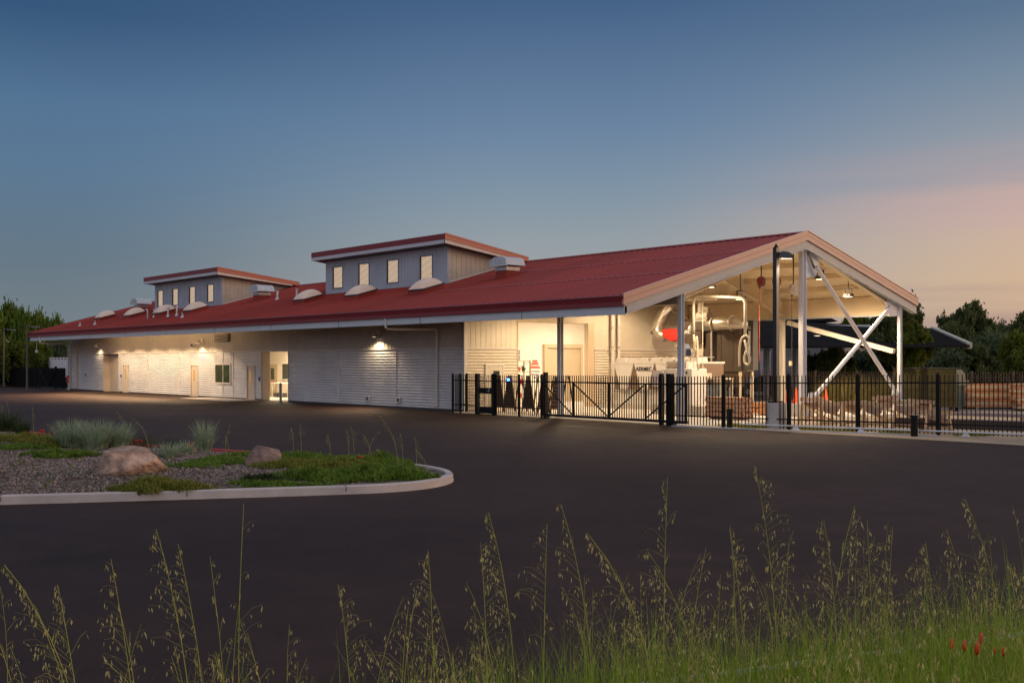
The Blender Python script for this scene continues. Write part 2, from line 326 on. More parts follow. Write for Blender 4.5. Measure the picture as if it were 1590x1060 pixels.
# X bracing of the gable between the ridge column and the rear column
def brace(p0,p1,r=.095): return MB().tube([p0,p1],r,16).build('brace',WHITE,B,smooth=False)
bx=13.5
b1=brace((bx+.2,8.85,6.55),(bx+.2,15.65,.75)); b2=brace((bx+.02,8.75,.72),(bx+.02,15.2,5.0))
MB().prism([(8.32,7.35),(8.32,6.05),(9.1,6.15),(9.35,6.75),(9.1,7.1)],'x',bx-.01,bx+.015).build('gusset_plate',BEAM,b1)
MB().bar((bx+.1,8.35,7.2),(bx+.1,8.85,6.5),.07).build('brace_pin',DARK,b1)
MB().prism([(15.96,5.55),(15.96,4.6),(15.2,4.55),(14.85,5.0),(15.1,5.65)],'x',bx-.03,bx-.005).build('gusset_plate',BEAM,b2)
for y in (8.8,15.65): MB().prism([(y-.3,.58),(y+.3,.58),(y+.2,1.05),(y-.2,1.05)],'x',bx-.03,bx+.02).build('foot_plate',BEAM,b1)
# raking brace of the rear side
MB().bar((7.1,16.1,4.45),(13.2,16.1,2.9),.22,.22).build('brace',mat('warm_white_column',(.7,.64,.55)),B)
for y0,y1,X in ((1.2,0.,6.74),(14.9,16.1,6.74)): MB().bar((X,y0,rz_(y0,-.95)),(X,y1,4.4 if y1 else 4.2),.07).build('knee_brace',TAN,B)
# ---- walls
def corr(x0,x1,z0,z1,y=0.,axis='x',sgn=-1,pitch=.145,amp=.020):
    m=MB(); n=int(round((z1-z0)/pitch*6)); pts=[]
    for i in range(n+1):
        zz_=z0+(z1-z0)*i/n; ph=2*math.pi*(zz_-z0)/pitch; o=y+sgn*(.022+amp*math.tanh(2.2*math.cos(ph))*.95); pts.append((o,zz_))
    for i in range(n):
        (o0,a),(o1,c)=pts[i],pts[i+1]
        if axis=='x': m.quad((x0,o0,a),(x1,o0,a),(x1,o1,c),(x0,o1,c))
        else: m.quad((o0,x0,a),(o0,x1,a),(o1,x1,c),(o1,x0,c))
    return m
def vrib(x0,x1,z0,z1,y=0.,pitch=.32,axis='x',sgn=-1,dep=.018,topf=None):
    m=MB(); x=x0; prof=[]
    while x<x1-.01:
        e=min(x+pitch,x1); prof+=[(x,0),(x+(e-x)*.78,0),(x+(e-x)*.82,dep),(x+(e-x)*.96,dep)]; x=e
    prof.append((x1,0))
    for (a,h),(c,k) in zip(prof[:-1],prof[1:]):
        ta=topf(a) if topf else z1; tb=topf(c) if topf else z1
        if axis=='x': m.quad((a,y+sgn*h,z0),(c,y+sgn*k,z0),(c,y+sgn*k,tb),(a,y+sgn*h,ta))
        else: m.quad((y-sgn*h,a,z0),(y-sgn*k,c,z0),(y-sgn*k,c,tb),(y-sgn*h,a,ta))
    return m
TZ=3.05; WX0=-54.8
openings=[(-47.0,-43.89,3.02),(-42.9,-41.81,2.18),(-30.6,-29.46,2.18),(-22.32,-21.2,2.18),(-20.35,-17.01,3.05)]
win=(-26.77,-24.56,1.03,2.19)
low=MB(); back=MB(); foot=MB()
def seg(x0,x1,z0,z1):
    k=corr(x0,x1,z0,z1); n=len(low.v); low.v+=k.v; low.f+=[tuple(i+n for i in f) for f in k.f]; back.box(x0,.0,z0 if z0>.2 else 0,x1,.22,z1)
    if z0<.2: foot.box(x0,-.05,0,x1,-.002,.10)
xs=WX0; cuts=sorted(openings+[(win[0],win[1],99)])
for (a,c,h) in cuts:
    seg(xs,a,.10,TZ-.02)
    if h==99: seg(a,c,.10,win[2]-.0); seg(a,c,win[3],TZ-.02)
    elif h<2.5: seg(a,c,h,TZ-.02)
    xs=c
seg(xs,-.03,.10,TZ-.02)
wallo=low.build('front_siding',SIDING,B,fix=False); back.build('inner_wall',INTW,wallo); foot.build('wall_foot',DARK,wallo)
up=vrib(WX0,-.03,TZ+.03,4.95,0); upo=up.build('upper_panel',PANEL,B,fix=False); MB().box(WX0,.02,TZ,-.01,.2,5.6).build('upper_wall_core',PANEL,upo)
MB().box(WX0,-.07,TZ-.02,-.0,-.0,TZ+.03).build('wall_trim',TRIM,B)
m=MB()
for x in (-53.0,-38.2,-32.5,-25.7,-24.2,-11.37,-5.69): 
    if x==-25.7: m.box(x-.03,-.055,.1,x+.03,-.008,1.0); m.box(x-.03,-.055,2.22,x+.03,-.008,TZ-.02)
    else: m.box(x-.03,-.055,.1,x+.03,-.008,TZ-.02)
m.build('siding_seams',TRIM,B)
# reveals of the two big openings and what fills them
for (x0,x1,h) in (openings[0],openings[4]):
    m=MB(); m.box(x0-.0,.0,0,x0+.06,.50,h); m.box(x1-.06,.0,0,x1,.50,h); m.box(x0+.06,.0,h-.04,x1-.06,.50,h); m.box(x0-.06,-.06,0,x0,-.0,h+.04); m.box(x1,-.06,0,x1+.06,-.0,h+.04)
    m.build('door_reveal',DOORM,B)
m=MB()
for i in range(20): m.box(-46.94,.42,.02+i*.148,-43.95,.47,.02+i*.148+.14)
m.build('roll_up_door',DOORM,B)
def personnel(x0,x1,name='door',facing=-1):
    o=MB(); 
    o.box(x0,-.07,0,x0+.07,.06,2.18); o.box(x1-.07,-.07,0,x1,.06,2.18); o.box(x0+.07,-.07,2.11,x1-.07,.06,2.18)
    d=MB().box(x0+.075,-.02,.02,x1-.075,.03,2.105).build('door',DOORM,B,bevel=.006)
    o.build('door_frame',DOORM,d)
    cx=x0+(x1-x0)*.42
    MB().box(cx-.13,-.03,1.05,cx+.13,-.021,1.85).build('door_glass',mat('amber_lit_glass',(.3,.2,.08),.15,emit=(.75,.45,.12),estr=.35),d)
    MB().box(cx-.17,-.034,1.01,cx+.17,-.0215,1.05).box(cx-.17,-.034,1.85,cx+.17,-.0215,1.89).box(cx-.17,-.034,1.05,cx-.13,-.0215,1.85).box(cx+.13,-.034,1.05,cx+.17,-.0215,1.85).build('glass_trim',DOORM,d)
    MB().box(x1-.22,-.09,.98,x1-.12,-.06,1.0).box(x1-.2,-.06,.95,x1-.16,-.021,1.05).build('handle',GALV,d)
for a,c,h in openings[1:4]: personnel(a,c)
# window
x0,x1,z0,z1=win
wf=MB().box(x0-.04,-.11,z0-.08,x1+.04,.02,z0).box(x0-.04,-.09,z1,x1+.04,.02,z1+.07).box(x0-.04,-.09,z0,x0+.05,.02,z1).box(x1-.05,-.09,z0,x1+.04,.02,z1).build('window_frame',FRAME,B)
MB().box((x0+x1)/2-.03,-.05,z0,(x0+x1)/2+.03,.0,z1).build('mullion',FRAME,wf)
MB().box(x0+.05,-.03,z0,(x0+x1)/2-.03,-.015,z1).box((x0+x1)/2+.03,-.03,z0,x1-.05,-.015,z1).build('window_glass',mat('greenish_glass',(.05,.065,.03),.08,0,.4,1.5,spec=.8),wf)
# louvre
lv=MB().box(-26.95,-.05,3.70,-24.7,-.02,4.24).build('louvre_vent',DARK,B)
m=MB()
for i in range(5): m.prism([(-.16,3.74+i*.105),(-.05,3.80+i*.105),(-.05,3.82+i*.105),(-.16,3.76+i*.105)],'x',-26.9,-24.75)
m.build('louvre_slats',PANEL,lv)
# little wall things
MB().box(-20.66,-.09,1.2,-20.5,-.05,1.45).build('blue_wall_plate',BLUEP,B)
MB().box(-43.35,-.09,1.2,-43.2,-.05,1.42).build('blue_wall_plate',BLUEP,B)
MB().box(-51.1,-.09,1.2,-50.95,-.05,1.42).build('blue_wall_plate',BLUEP,B)
for x in (-8.3,-5.4):
    k=MB().box(x-.18,-.12,.28,x+.18,-.05,.56).build('wall_socket_box',TRIM,B); MB().box(x-.09,-.13,.34,x+.09,-.121,.50).build('socket_flap',DARK,k)
k=MB().tube([(-30.13,-.02,3.55),(-30.13,-.16,3.55)],.06,10).build('wall_camera',SIGNW,B); MB().tube([(-30.13,-.161,3.55),(-30.13,-.22,3.50)],.09,10).build('camera_lens',DARK,k)
# wall lamps
def walllamp(x,z,e):
    k=MB().box(x-.12,-.05,z+.06,x+.12,-.015,z+.34).build('wall_lamp',TRIM,B)
    MB().tube([(x,-.04,z+.24),(x,-.25,z+.30),(x,-.36,z+.16)],.022,8).build('lamp_arm',TRIM,k)
    MB().tube([(x,-.36,z+.20),(x,-.36,z+.12),(x,-.36,z+.0)],[.05,.12,.22],16,cap=False).build('lamp_shade',TRIM,k)
    MB().tube([(x,-.36,z+.06),(x,-.36,z+.0)],[.05,.08],12).build('lamp_lens',LAMPE,k)
    lamp('wall_lamp_throw','SPOT',(x,-.36,z-.09),e*6,color=(1,.62,.36),size=.06,parent=k,spot=110,blend=1,aim=(0,-1.0,-1)); lamp('wall_lamp_light','SPOT',(x,-.36,z-.09),e,size=.06,parent=k,spot=160,blend=.5,aim=(0,-.25,-1))
walllamp(-47.75,3.62,120); walllamp(-28.78,3.65,100); walllamp(-7.25,3.70,230)
# soffit downlights over the middle doors
for x in (-43.0,-39.75,-36.6,-33.55,-30.6,-27.4):
    k=MB().cyl(x,-2.55,4.44,4.60,.11).build('soffit_downlight',TRIM,B); MB().cyl(x,-2.55,4.425,4.438,.085).build('downlight_lens',LAMPS,k)
    lamp('downlight_light','SPOT',(x,-2.55,4.40),700,color=(1,.70,.40),size=.05,parent=k,spot=139,blend=.16)
    lamp('downlight_spill','POINT',(x,-2.55,4.36),80,color=(1,.66,.34),size=.08,parent=k)
    lamp('downlight_throw','SPOT',(x,-2.55,4.38),3600,color=(1,.62,.34),size=.08,parent=k,spot=95,blend=1,aim=(0,-1.0,-1))
# downspouts
def pipe(pts,r=.05,m_=TRIM,name='downspout'): return MB().tube(pts,r,8).build(name,m_,B)
pipe([(-1.76,YF-.05,4.45),(-1.76,YF-.05,4.02),(-1.80,YF+.1,3.94),(-2.0,-.25,3.98),(-2.04,-.12,3.9),(-2.04,-.12,.25),(-2.1,-.25,.12)],.055)
pipe([(-52.2,YF-.05,4.45),(-52.2,YF-.05,3.95),(-52.3,YF+.1,3.9),(-54.6,-.25,3.94),(-54.66,-.12,3.86),(-54.66,-.12,.1)],.065)
pipe([(-53.0,-.12,3.9),(-53.0,-.12,.22),(-53.3,-.25,.1)],.055,mat('tan_pipe',(.5,.40,.30)))
k=MB().tube([(-53.6,YF+.1,4.1),(-53.6,YF+.1,3.35)],.02,8).build('hanging_camera',TRIM,B); MB().tube([(-53.6,YF+.1,3.35),(-53.6,YF+.1,3.25),(-53.6,YF+.1,3.13)],[.08,.16,.10],12).build('camera_dome',TRIM,k)
m=MB().tube([(-54.75,-.3,1.1),(-54.6,-.3,1.1)],.12,10).tube([(-54.75,-.3,.75),(-54.6,-.3,.75)],.12,10); m.build('fire_valve',REDP,B)
# end wall facing the canopy (X = 0), with its tall opening
OY0,OY1,OZ=3.40,8.30,4.40
eb_=MB(); eb_.box(-.2,.0,0,-.0,OY0,TZ); eb_.box(-.2,OY1+.45,0,0,16.2,TZ); eb_.prism([(0,TZ),(OY0,TZ),(OY0,rz_(OY0,-.13)),(0,rz_(0,-.13))],'x',-.2,-.0)
eb_.prism([(OY1+.45,TZ),(16.2,TZ),(16.2,rz_(16.2,-.13)),(OY1+.45,rz_(OY1+.45,-.13))],'x',-.2,0); eb_.prism([(OY0,OZ),(OY1+.45,OZ),(OY1+.45,rz_(OY1+.45,-.13)),(RIDGE,rz_(RIDGE,-.13)),(OY0,rz_(OY0,-.13))],'x',-.2,0)
ew=eb_.build('end_wall',CREAM,B)
m=corr(.12,OY0-.06,.10,TZ-.02,0,'y',1); k=corr(OY1+.5,16.2,.10,TZ-.02,0,'y',1); m.build('end_siding',CREAM,ew,fix=False); k.build('end_siding',CREAM,ew,fix=False)
m=vrib(.12,OY0-.06,TZ+.03,5.2,.004,axis='y',topf=lambda y: rz_(y,-.14),dep=.012); m.build('end_upper_panel',CREAM,ew,fix=False)
MB().box(.0,.12,TZ-.02,.06,OY0-.06,TZ+.03).build('end_trim',TRIM,ew); MB().box(.0,OY1+.5,TZ-.02,.06,16.2,TZ+.03).build('end_trim',TRIM,ew)
MB().box(-.03,-.06,0,.07,.12,4.95).build('corner_trim',TRIM,B)
m=MB().box(-.25,OY1,0,.05,OY1+.45,OZ+.06).box(-.25,OY0-.06,OZ,.05,OY1,OZ+.06).box(-.25,OY0-.06,0,.05,OY0,OZ); m.build('opening_jamb',mat('tan_jamb',(.55,.42,.28),.6,0,.05,2),B)
# small door in the end wall
d=MB().box(.03,1.35,.02,.07,2.35,2.2).build('door',CREAM,B); MB().box(.072,1.75,1.35,.08,2.15,1.95).build('door_window',GLASS,d); MB().box(.03,1.25,0,.09,1.35,2.28).box(.03,2.35,0,.09,2.45,2.28).box(.03,1.35,2.2,.09,2.35,2.28).build('door_frame',TRIM,d)
MB().tube([(.0,10.2,rz_(10.2,-.2)),(.0,10.2,0)],.01).v.clear()
# left end and rear wall
MB().prism([(0.2,0),(16.2,0),(16.2,rz_(16.2,-.13)),(RIDGE,rz_(RIDGE,-.13)),(0.2,rz_(0.2,-.13))],'x',WX0,WX0+.2).build('far_end_wall',SIDING,B)
MB().box(WX0+.2,16.0,0,-.2,16.2,5.6).build('rear_wall',SIDING,B)
column(-54.72,-.2,0,4.1,w=.14,d=.14)
# room behind the tall opening
rm=MB(); rm.box(-7.0,9.3,0,-6.8,17.0,0.01)
m=MB(); m.box(-6.9,2.2,0,-6.75,15.6,5.2); m.box(-6.75,2.2,0,-.2,2.3,5.2); m.box(-6.75,15.5,0,-.2,15.6,5.2); m.box(-6.75,2.3,5.0,-.2,15.5,5.1); m.build('vestibule_wall',INTW,B)
MB().box(-6.75,2.3,-.05,-.02,15.5,.01).build('vestibule_floor',SLAB,B)
rd=MB()
for i in range(22): rd.box(-6.72,11.45,.01+i*.145,-6.66,14.2,.01+i*.145+.135)
r0=rd.build('shutter_door',mat('tan_shutter',(.56,.44,.30),.5,0,.04,2),B)
MB().box(-6.74,11.2,0,-6.55,11.45,3.45).box(-6.74,14.2,0,-6.55,14.35,3.45).box(-6.74,11.45,3.22,-6.55,14.2,3.45).build('shutter_frame',mat('tan_jamb',(.5,.4,.3)),r0)
lamp('vestibule_light','AREA',(-3.2,6.5,4.9),320,color=(1,.82,.58),size=3.0,parent=B)
lamp('vestibule_light_far','AREA',(-3.2,12.0,4.9),420,color=(1,.82,.58),size=3.0,parent=B)
# room behind the open sliding door
m=MB(); m.box(-30,4.7,0,-16,4.8,3.5); m.box(-16.1,.5,0,-16,4.7,3.5); m.box(-30,.5,0,-29.9,4.7,3.5); m.box(-30,.5,3.5,-16,4.8,3.6); m.build('office_wall',INTW,B)
MB().box(-30,.22,-.05,-16,4.7,.012).build('office_floor',SLAB,B)
d=MB().box(-28.00,4.62,.02,-27.05,4.69,2.1).build('door',mat('yellowish_inner_door',(.6,.5,.33),.5,0,.04,3),B)
MB().box(-27.85,4.60,1.15,-27.35,4.618,1.95).build('door_glass',GLASS,d); MB().tube([(-27.13,4.58,1.05),(-27.13,4.62,1.05)],.05,10).build('handle',GALV,d)
MB().box(-28.10,4.6,0,-28.00,4.7,2.2).box(-27.05,4.6,0,-26.95,4.7,2.2).box(-28.00,4.6,2.1,-27.05,4.7,2.2).build('door_frame',DOORM,d)
k=MB().box(-26.25,4.64,1.2,-24.65,4.695,2.25).build('inner_window',GLASS,B)
MB().box(-26.30,4.6,1.12,-24.60,4.70,1.2).box(-26.30,4.6,2.25,-24.60,4.7,2.33).build('window_frame',INTW,k)
lamp('office_light','AREA',(-23,2.4,3.4),420,color=(1,.80,.52),size=2.0,parent=B)
# ---- roof monitors
def monitor(x0,x1,yb,ztop,nwin,wx,ww,wz0,wz1):
    # front wall, tapering side walls, sloping cap
    zt=lambda y: ztop-.02+(rz_(RIDGE,.0)-ztop)*((y-yb)/(RIDGE-yb))
    base=lambda y: rz_(y,.02)
    core=MB()
    hs=[(x,ww) for x in wx]; xs=x0
    for (cx,w_) in hs:
        core.box(xs,yb,base(yb)-.1,cx,yb+.12,ztop-.05); core.box(cx,yb,base(yb)-.1,cx+w_,yb+.12,wz0); core.box(cx,yb,wz1,cx+w_,yb+.12,ztop-.05); xs=cx+w_
    core.box(xs,yb,base(yb)-.1,x1,yb+.12,ztop-.05)
    mo=core.build('roof_monitor',BLUEG,B)
    MB().quad((x0+.01,yb+.125,wz0-.3),(x1-.01,yb+.125,wz0-.3),(x1-.01,yb+.125,ztop),(x0+.01,yb+.125,ztop)).v.clear()
    # ribs on the front
    rb=MB(); x=x0+.05
    while x<x1:
        hit=[c for c,w_ in hs if c-.12<x<c+w_+.12]
        if hit: rb.box(x,yb-.012,base(yb)-.05,x+.03,yb-.001,wz0-.1); rb.box(x,yb-.012,wz1+.1,x+.03,yb-.001,ztop-.06)
        else: rb.box(x,yb-.012,base(yb)-.05,x+.03,yb-.001,ztop-.06)
        x+=.30
    rb.build('wall_ribs',BLUEG,mo)
    for xs_,sg in ((x1,1),(x0,-1)):
        sw=MB().prism([(yb+.12,base(yb+.12)-.1),(RIDGE-.1,base(RIDGE)-.1),(RIDGE-.1,zt(RIDGE-.1)-.02),(yb+.12,zt(yb+.12)-.03)],'x',xs_-.12,xs_) if sg>0 else MB().prism([(yb+.12,base(yb+.12)-.1),(RIDGE-.1,base(RIDGE)-.1),(RIDGE-.1,zt(RIDGE-.1)-.02),(yb+.12,zt(yb+.12)-.03)],'x',xs_,xs_+.12)
        sw.build('monitor_side_wall',mat('beige_side_panel',(.46,.42,.35),.6,0,.10,1.5,var2=.08,s2=.7),mo)
    rbs=MB(); y=yb+.3
    while y<RIDGE-1.6: rbs.box(x1+.001,y,base(y)-.05,x1+.014,y+.03,zt(y)-.15); y+=.32
    rbs.build('side_ribs',mat('beige_side_panel',(.5,.4,.3)),mo)
    MB().prism([(yb+.12,base(yb+.12)),(RIDGE-1,base(RIDGE-1)),(RIDGE-1,base(RIDGE-1)+.09),(yb+.12,base(yb+.12)+.09)],'x',x1+.015,x1+.03).build('base_flashing',TRIM,mo)
    # cap: sloping slab with overhang
    o=.62; ys=yb-o; zs=zt(ys)
    e0,e1=x0-o,x1+o
    MB().prism([(ys,zs+.45),(RIDGE,rz_(RIDGE,.10)+.12),(RIDGE,rz_(RIDGE,.0)),(ys,zs+.10)],'x',e0,e1).build('monitor_roof',RED,mo)
    MB().box(e0-.02,ys-.03,zs+.16,e1+.02,ys-.002,zs+.47).build('front_fascia',MAROON,mo)
    MB().box(e0-.01,ys-.02,zs-.04,e1+.01,ys+.03,zs+.155).build('under_fascia',BEAM,mo)
    zr=rz_(RIDGE,.1)
    MB().prism([(ys-.03,zs+.48),(RIDGE,zr+.14),(RIDGE,zr-.12),(ys-.03,zs+.16)],'x',e1+.003,e1+.03).build('side_fascia',RED_GLOW,mo)
    MB().prism([(ys-.03,zs+.50),(RIDGE,zr+.16),(RIDGE,zr+.07),(ys-.03,zs+.40)],'x',e1+.032,e1+.05).build('side_fascia_cap',RED_GLOW,mo)
    MB().prism([(ys-.02,zs+.155),(RIDGE-.6,zr+.04),(RIDGE-.6,zr-.15),(ys-.02,zs-.04)],'x',e1-.06,e1+.002).build('side_under_fascia',mat('pale_soffit_trim',(.62,.56,.50)),mo)
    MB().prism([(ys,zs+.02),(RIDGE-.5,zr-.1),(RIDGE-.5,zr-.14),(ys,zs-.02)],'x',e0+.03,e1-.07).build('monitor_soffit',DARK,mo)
    for cx,w_ in hs:
        f=MB().box(cx-.07,yb-.03,wz0-.07,cx+w_+.07,yb+.10,wz0).box(cx-.07,yb-.03,wz1,cx+w_+.07,yb+.10,wz1+.07).box(cx-.07,yb-.03,wz0,cx,yb+.1,wz1).box(cx+w_,yb-.03,wz0,cx+w_+.07,yb+.1,wz1)
        fo=f.build('window',mat('slate_window_frame',(.20,.22,.25),.5,0,.05,3),B)
        MB().box(cx,yb+.07,wz0,cx+w_,yb+.09,wz1).build('window_pane',PANE,fo)
    return mo
monitor(-17.6,-5.15,2.9,8.62,4,[-16.75,-13.85,-10.85,-7.62],1.10,6.92,8.16)
monitor(-42.3,-30.6,2.25,8.50,4,[-41.75,-38.95,-35.95,-32.9],1.0,6.72,7.92)
# ---- skylights, hoods and pipes on the roof
def on_roof(x,y): return rz_(y,.03)
def skylight(x,y):
    w_=1.35; d=1.25; n=12
    c=MB().prism([(y,rz_(y)-.05),(y+d,rz_(y+d)-.05),(y+d,rz_(y+d)+.24),(y,rz_(y)+.24)],'x',x,x+w_).build('skylight',RED,B)
    MB().prism([(y-.05,rz_(y)+.24),(y+d+.05,rz_(y+d)+.27),(y+d+.05,rz_(y+d)+.33),(y-.05,rz_(y)+.30)],'x',x-.05,x+w_+.05).build('skylight_frame',DARK,c)
    m=MB()
    for j in range(n+1):
        for i in range(n+1):
            u,v=i/n,j/n; h=.42*(max(0,(1-abs(2*u-1)**2.4)*(1-abs(2*v-1)**2.4))**.55)
            yy=y+v*d; m.v.append((x+u*w_,yy,rz_(yy)+.30+h))
    for j in range(n):
        for i in range(n): q=j*(n+1)+i; m.f.append((q,q+1,q+n+2,q+n+1))
    m.build('skylight_dome',DOMEM,c,smooth=True)
for x in (-48.0,-41.9,-36.3,-31.1): skylight(x,-.45)
for x in (-16.75,-11.0,-4.85): skylight(x,.12)
skylight(-22.4,-.3) if False else None
def hood(x,y):
    z=rz_(y)
    c=MB().box(x-.42,y-.42,z-.2,x+.42,y+.42,z+.30).build('roof_hood',RED,B)
    MB().box(x-.45,y-.45,z+.301,x+.45,y+.45,z+.48).build('hood_neck',GALV,c)
    MB().prism([(x-.68,z+.55),(x-.55,z+.88),(x-.3,z+.98),(x+.3,z+.98),(x+.55,z+.88),(x+.68,z+.55)],'y',y-.62,y+.62).build('hood_cap',mat('hood_metal',(.50,.54,.56),.4,.35,.1,3),c)
    m=MB()
    for i in range(4): m.box(x-.66+i*.42,y-.66,z+.55,x-.61+i*.42,y-.622,z+.86)
    m.box(x-.7,y-.67,z+.50,x+.7,y-.60,z+.55); m.build('hood_ribs',BEAM,c)
hood(-.75,3.35); hood(-26.3,3.1); hood(-46.9,3.0)
def vpipe(x,y,h,r=.07):
    z=rz_(y); c=MB().cyl(x,y,z-.1,z+h,r,n=12).build('roof_pipe',GALV,B); MB().cyl(x,y,z-.02,z+.12,r*2.4,r*1.1,n=12).build('pipe_flashing',GALV,c); MB().cyl(x,y,z+h,z+h+.06,r*1.4,n=12).build('pipe_cap',GALV,c)
for x,y,h in ((-36.0,-.4,.52),(-33.0,-.65,.62),(-31.75,-.55,.65),(-23.2,2.6,.5),(-20.9,2.75,.5)): vpipe(x,y,h)
for x,y in ((-47.2,-1.85),(-44.2,-1.75),(-28.9,-1.4)): z=rz_(y); MB().tube([(x,y,z-.02),(x,y,z+.12),(x,y,z+.16),(x,y,z+.32)],[.17,.07,.05,.05],10).build('roof_pipe',GALV,B)
z=rz_(-.95); MB().tube([(-35.9,-.95,z-.1),(-35.9,-.95,z+.55),(-36.0,-.95,z+.68),(-36.2,-.95,z+.72),(-36.35,-.95,z+.62)],.05,10).build('roof_pipe',GALV,B)
# ---- canopy lamps: flood fittings under the ceiling
FL=[(10.9,5.0,5.66,340),(11.0,7.0,5.2,300),(11.8,12.0,6.3,600),(12.4,13.4,5.5,420),(3.4,3.6,5.5,520),(3.2,9.4,6.2,520)]
for i,(x,y,zz_,en) in enumerate(FL):
    k=MB().bar((x-.18,y,zz_+.02),(x-.18,y,zz_+.36),.04).bar((x+.18,y,zz_+.02),(x+.18,y,zz_+.36),.04).bar((x-.2,y,zz_+.36),(x+.2,y,zz_+.36),.05).build('flood_lamp',DARK,B)
    MB().bar((x,y,zz_+.36),(x,y,rz_(y,-.12)),.03).build('lamp_rod',DARK,k)
    MB().box(x-.20,y-.16,zz_-.02,x+.20,y+.16,zz_+.12).build('lamp_housing',DARK,k); MB().box(x-.16,y-.11,zz_-.04,x+.16,y+.11,zz_-.021).build('lamp_lens',LAMPE,k)
    lamp('flood_light','SPOT',(x,y,zz_-.12),en*2.55,color=(1,.76,.48),size=.2,parent=k,spot=165,blend=.4)
# ---------------------------------------------------------------- fences
def pickets(m,p0,p1,h0,h1,zb=.06,sp=.128,w=.027):
    p0=Vector((*p0,0)); p1=Vector((*p1,0)); ln=(p1-p0).length; n=max(1,int(ln/sp)); d=(p1-p0)/ln
    for i in range(n):
        q=p0+d*((i+.5)*ln/n); h=h0+(h1-h0)*(i+.5)/n
        m.box(q.x-w/2,q.y-w/2,zb,q.x+w/2,q.y+w/2,h)
def fence_run(name,label,pts,posts_w=.075,group=None,rails=(.38,-.27),mt=None,zb=.06):
    # pts: (x,y,h) at each post
    mt=mt or BLACK
    f=thing(name,label,'fence',(pts[0][0],pts[0][1],0),group=group)
    m=MB()
    for (x0,y0,h0),(x1,y1,h1) in zip(pts[:-1],pts[1:]):
        pickets(m,(x0,y0),(x1,y1),h0,h1,zb)
        m.bar((x0,y0,rails[0]),(x1,y1,rails[0]),.035,.045); m.bar((x0,y0,h0+rails[1]),(x1,y1,h1+rails[1]),.035,.045)
    m.build('picket_panel',mt,f)
    for (x,y,h) in pts:
        p=MB().box(x-posts_w/2,y-posts_w/2,0,x+posts_w/2,y+posts_w/2,h+.03).build('post',mt,f)
        MB().box(x-posts_w/2-.008,y-posts_w/2-.008,h+.03,x+posts_w/2+.008,y+posts_w/2+.008,h+.05).build('post_cap',mt,p)
    return f
fence_run('picket_fence','short black picket fence between the workshop corner and the walk gate',[(.45,-.2,1.8),(.45,-1.05,1.8),(1.05,-1.05,1.8),(2.2,-1.05,1.8)])
fence_run('picket_fence','black picket fence with blue beacon between the walk gate and the sliding gate',[(3.62,-1.05,1.8),(5.22,-1.05,1.8),(6.70,-1.05,1.82)])
fence_run('picket_fence','long black picket fence right of the sliding gate, before the lamp post',[(14.05,-1.05,1.84),(16.28,-.84,1.88),(18.65,-.20,1.92),(20.98,.42,1.95),(23.49,1.09,1.98),(26.2,1.82,2.03),(28.8,2.5,2.06),(31.5,3.2,2.08)])
g=thing('walk_gate','narrow black walk gate with solid lock and kick panels','gate',(2.35,-1.05,0))
m=MB(); pickets(m,(2.5,-1.05),(3.35,-1.05),1.8,1.8,.3); m.bar((2.45,-1.05,1.52),(3.4,-1.05,1.52),.035,.045); m.build('gate_pickets',BLACK,g)
MB().box(2.45,-1.075,.05,3.4,-1.03,.36).build('kick_plate',BLACK,g)
k=MB().box(2.45,-1.09,.95,3.4,-1.03,1.22).build('lock_plate',BLACK,g); MB().box(3.2,-1.13,1.03,3.24,-1.091,1.19).box(3.08,-1.15,1.07,3.24,-1.13,1.09).build('handle',GALV,k)
for x in (2.32,3.5): MB().box(x-.085,-1.13,0,x+.085,-.97,1.86).build('gate_post',BLACK,g)
g=thing('sliding_gate','wide black sliding gate of pickets with diagonal braces','gate',(6.9,-1.22,0))
m=MB(); pickets(m,(6.9,-1.22),(14.85,-1.22),1.83,1.85,.2); m.build('gate_pickets',BLACK,g)
m=MB().box(6.85,-1.27,.10,14.9,-1.17,.20).box(6.85,-1.25,1.52,14.9,-1.19,1.58)
for x in (6.88,8.85,10.88,12.84,14.86): m.box(x-.03,-1.25,.2,x+.03,-1.19,1.52)
m.build('gate_frame',BLACK,g)
m=MB()
for a,c in (((7.0,1.5),(8.8,.24)),((8.9,1.5),(10.84,.24)),((10.92,.24),(12.8,1.5)),((12.9,.24),(14.8,1.5))): m.bar((a[0],-1.27,a[1]),(c[0],-1.27,c[1]),.045,.045)
m.build('diagonal_brace',BLACK,g)
for x in (7.3,14.3): MB().tube([(x,-1.26,.06),(x,-1.18,.06)],.06,12).build('gate_wheel',DARK,g)
for i,(x,w_) in enumerate(((6.95,.15),(13.49,.14),(13.92,.22))):
    o=MB().box(x-w_/2,-1.05-w_/2,0,x+w_/2,-1.05+w_/2,1.95).build('gate_guide_post',BLACK,None); tag(o,['square black guide post where the sliding gate meets the left fence','thinner of the two black posts at the gate opening, left one','thickest black post, just right of the gate opening'][i],'post')
b=thing('beacon_light','small glowing blue beacon on the black fence left of the gate','beacon',(4.55,-1.1,1.5))
MB().box(4.49,-1.13,1.52,4.61,-1.07,1.56).build('beacon_base',DARK,b); MB().tube([(4.55,-1.1,1.56),(4.55,-1.1,1.62),(4.55,-1.1,1.66)],[.06,.06,.03],12).build('beacon_lens',BLUEL,b)
lamp('beacon_glow','POINT',(4.55,-1.22,1.62),1.6,color=(.05,.2,1),size=.04,parent=b)
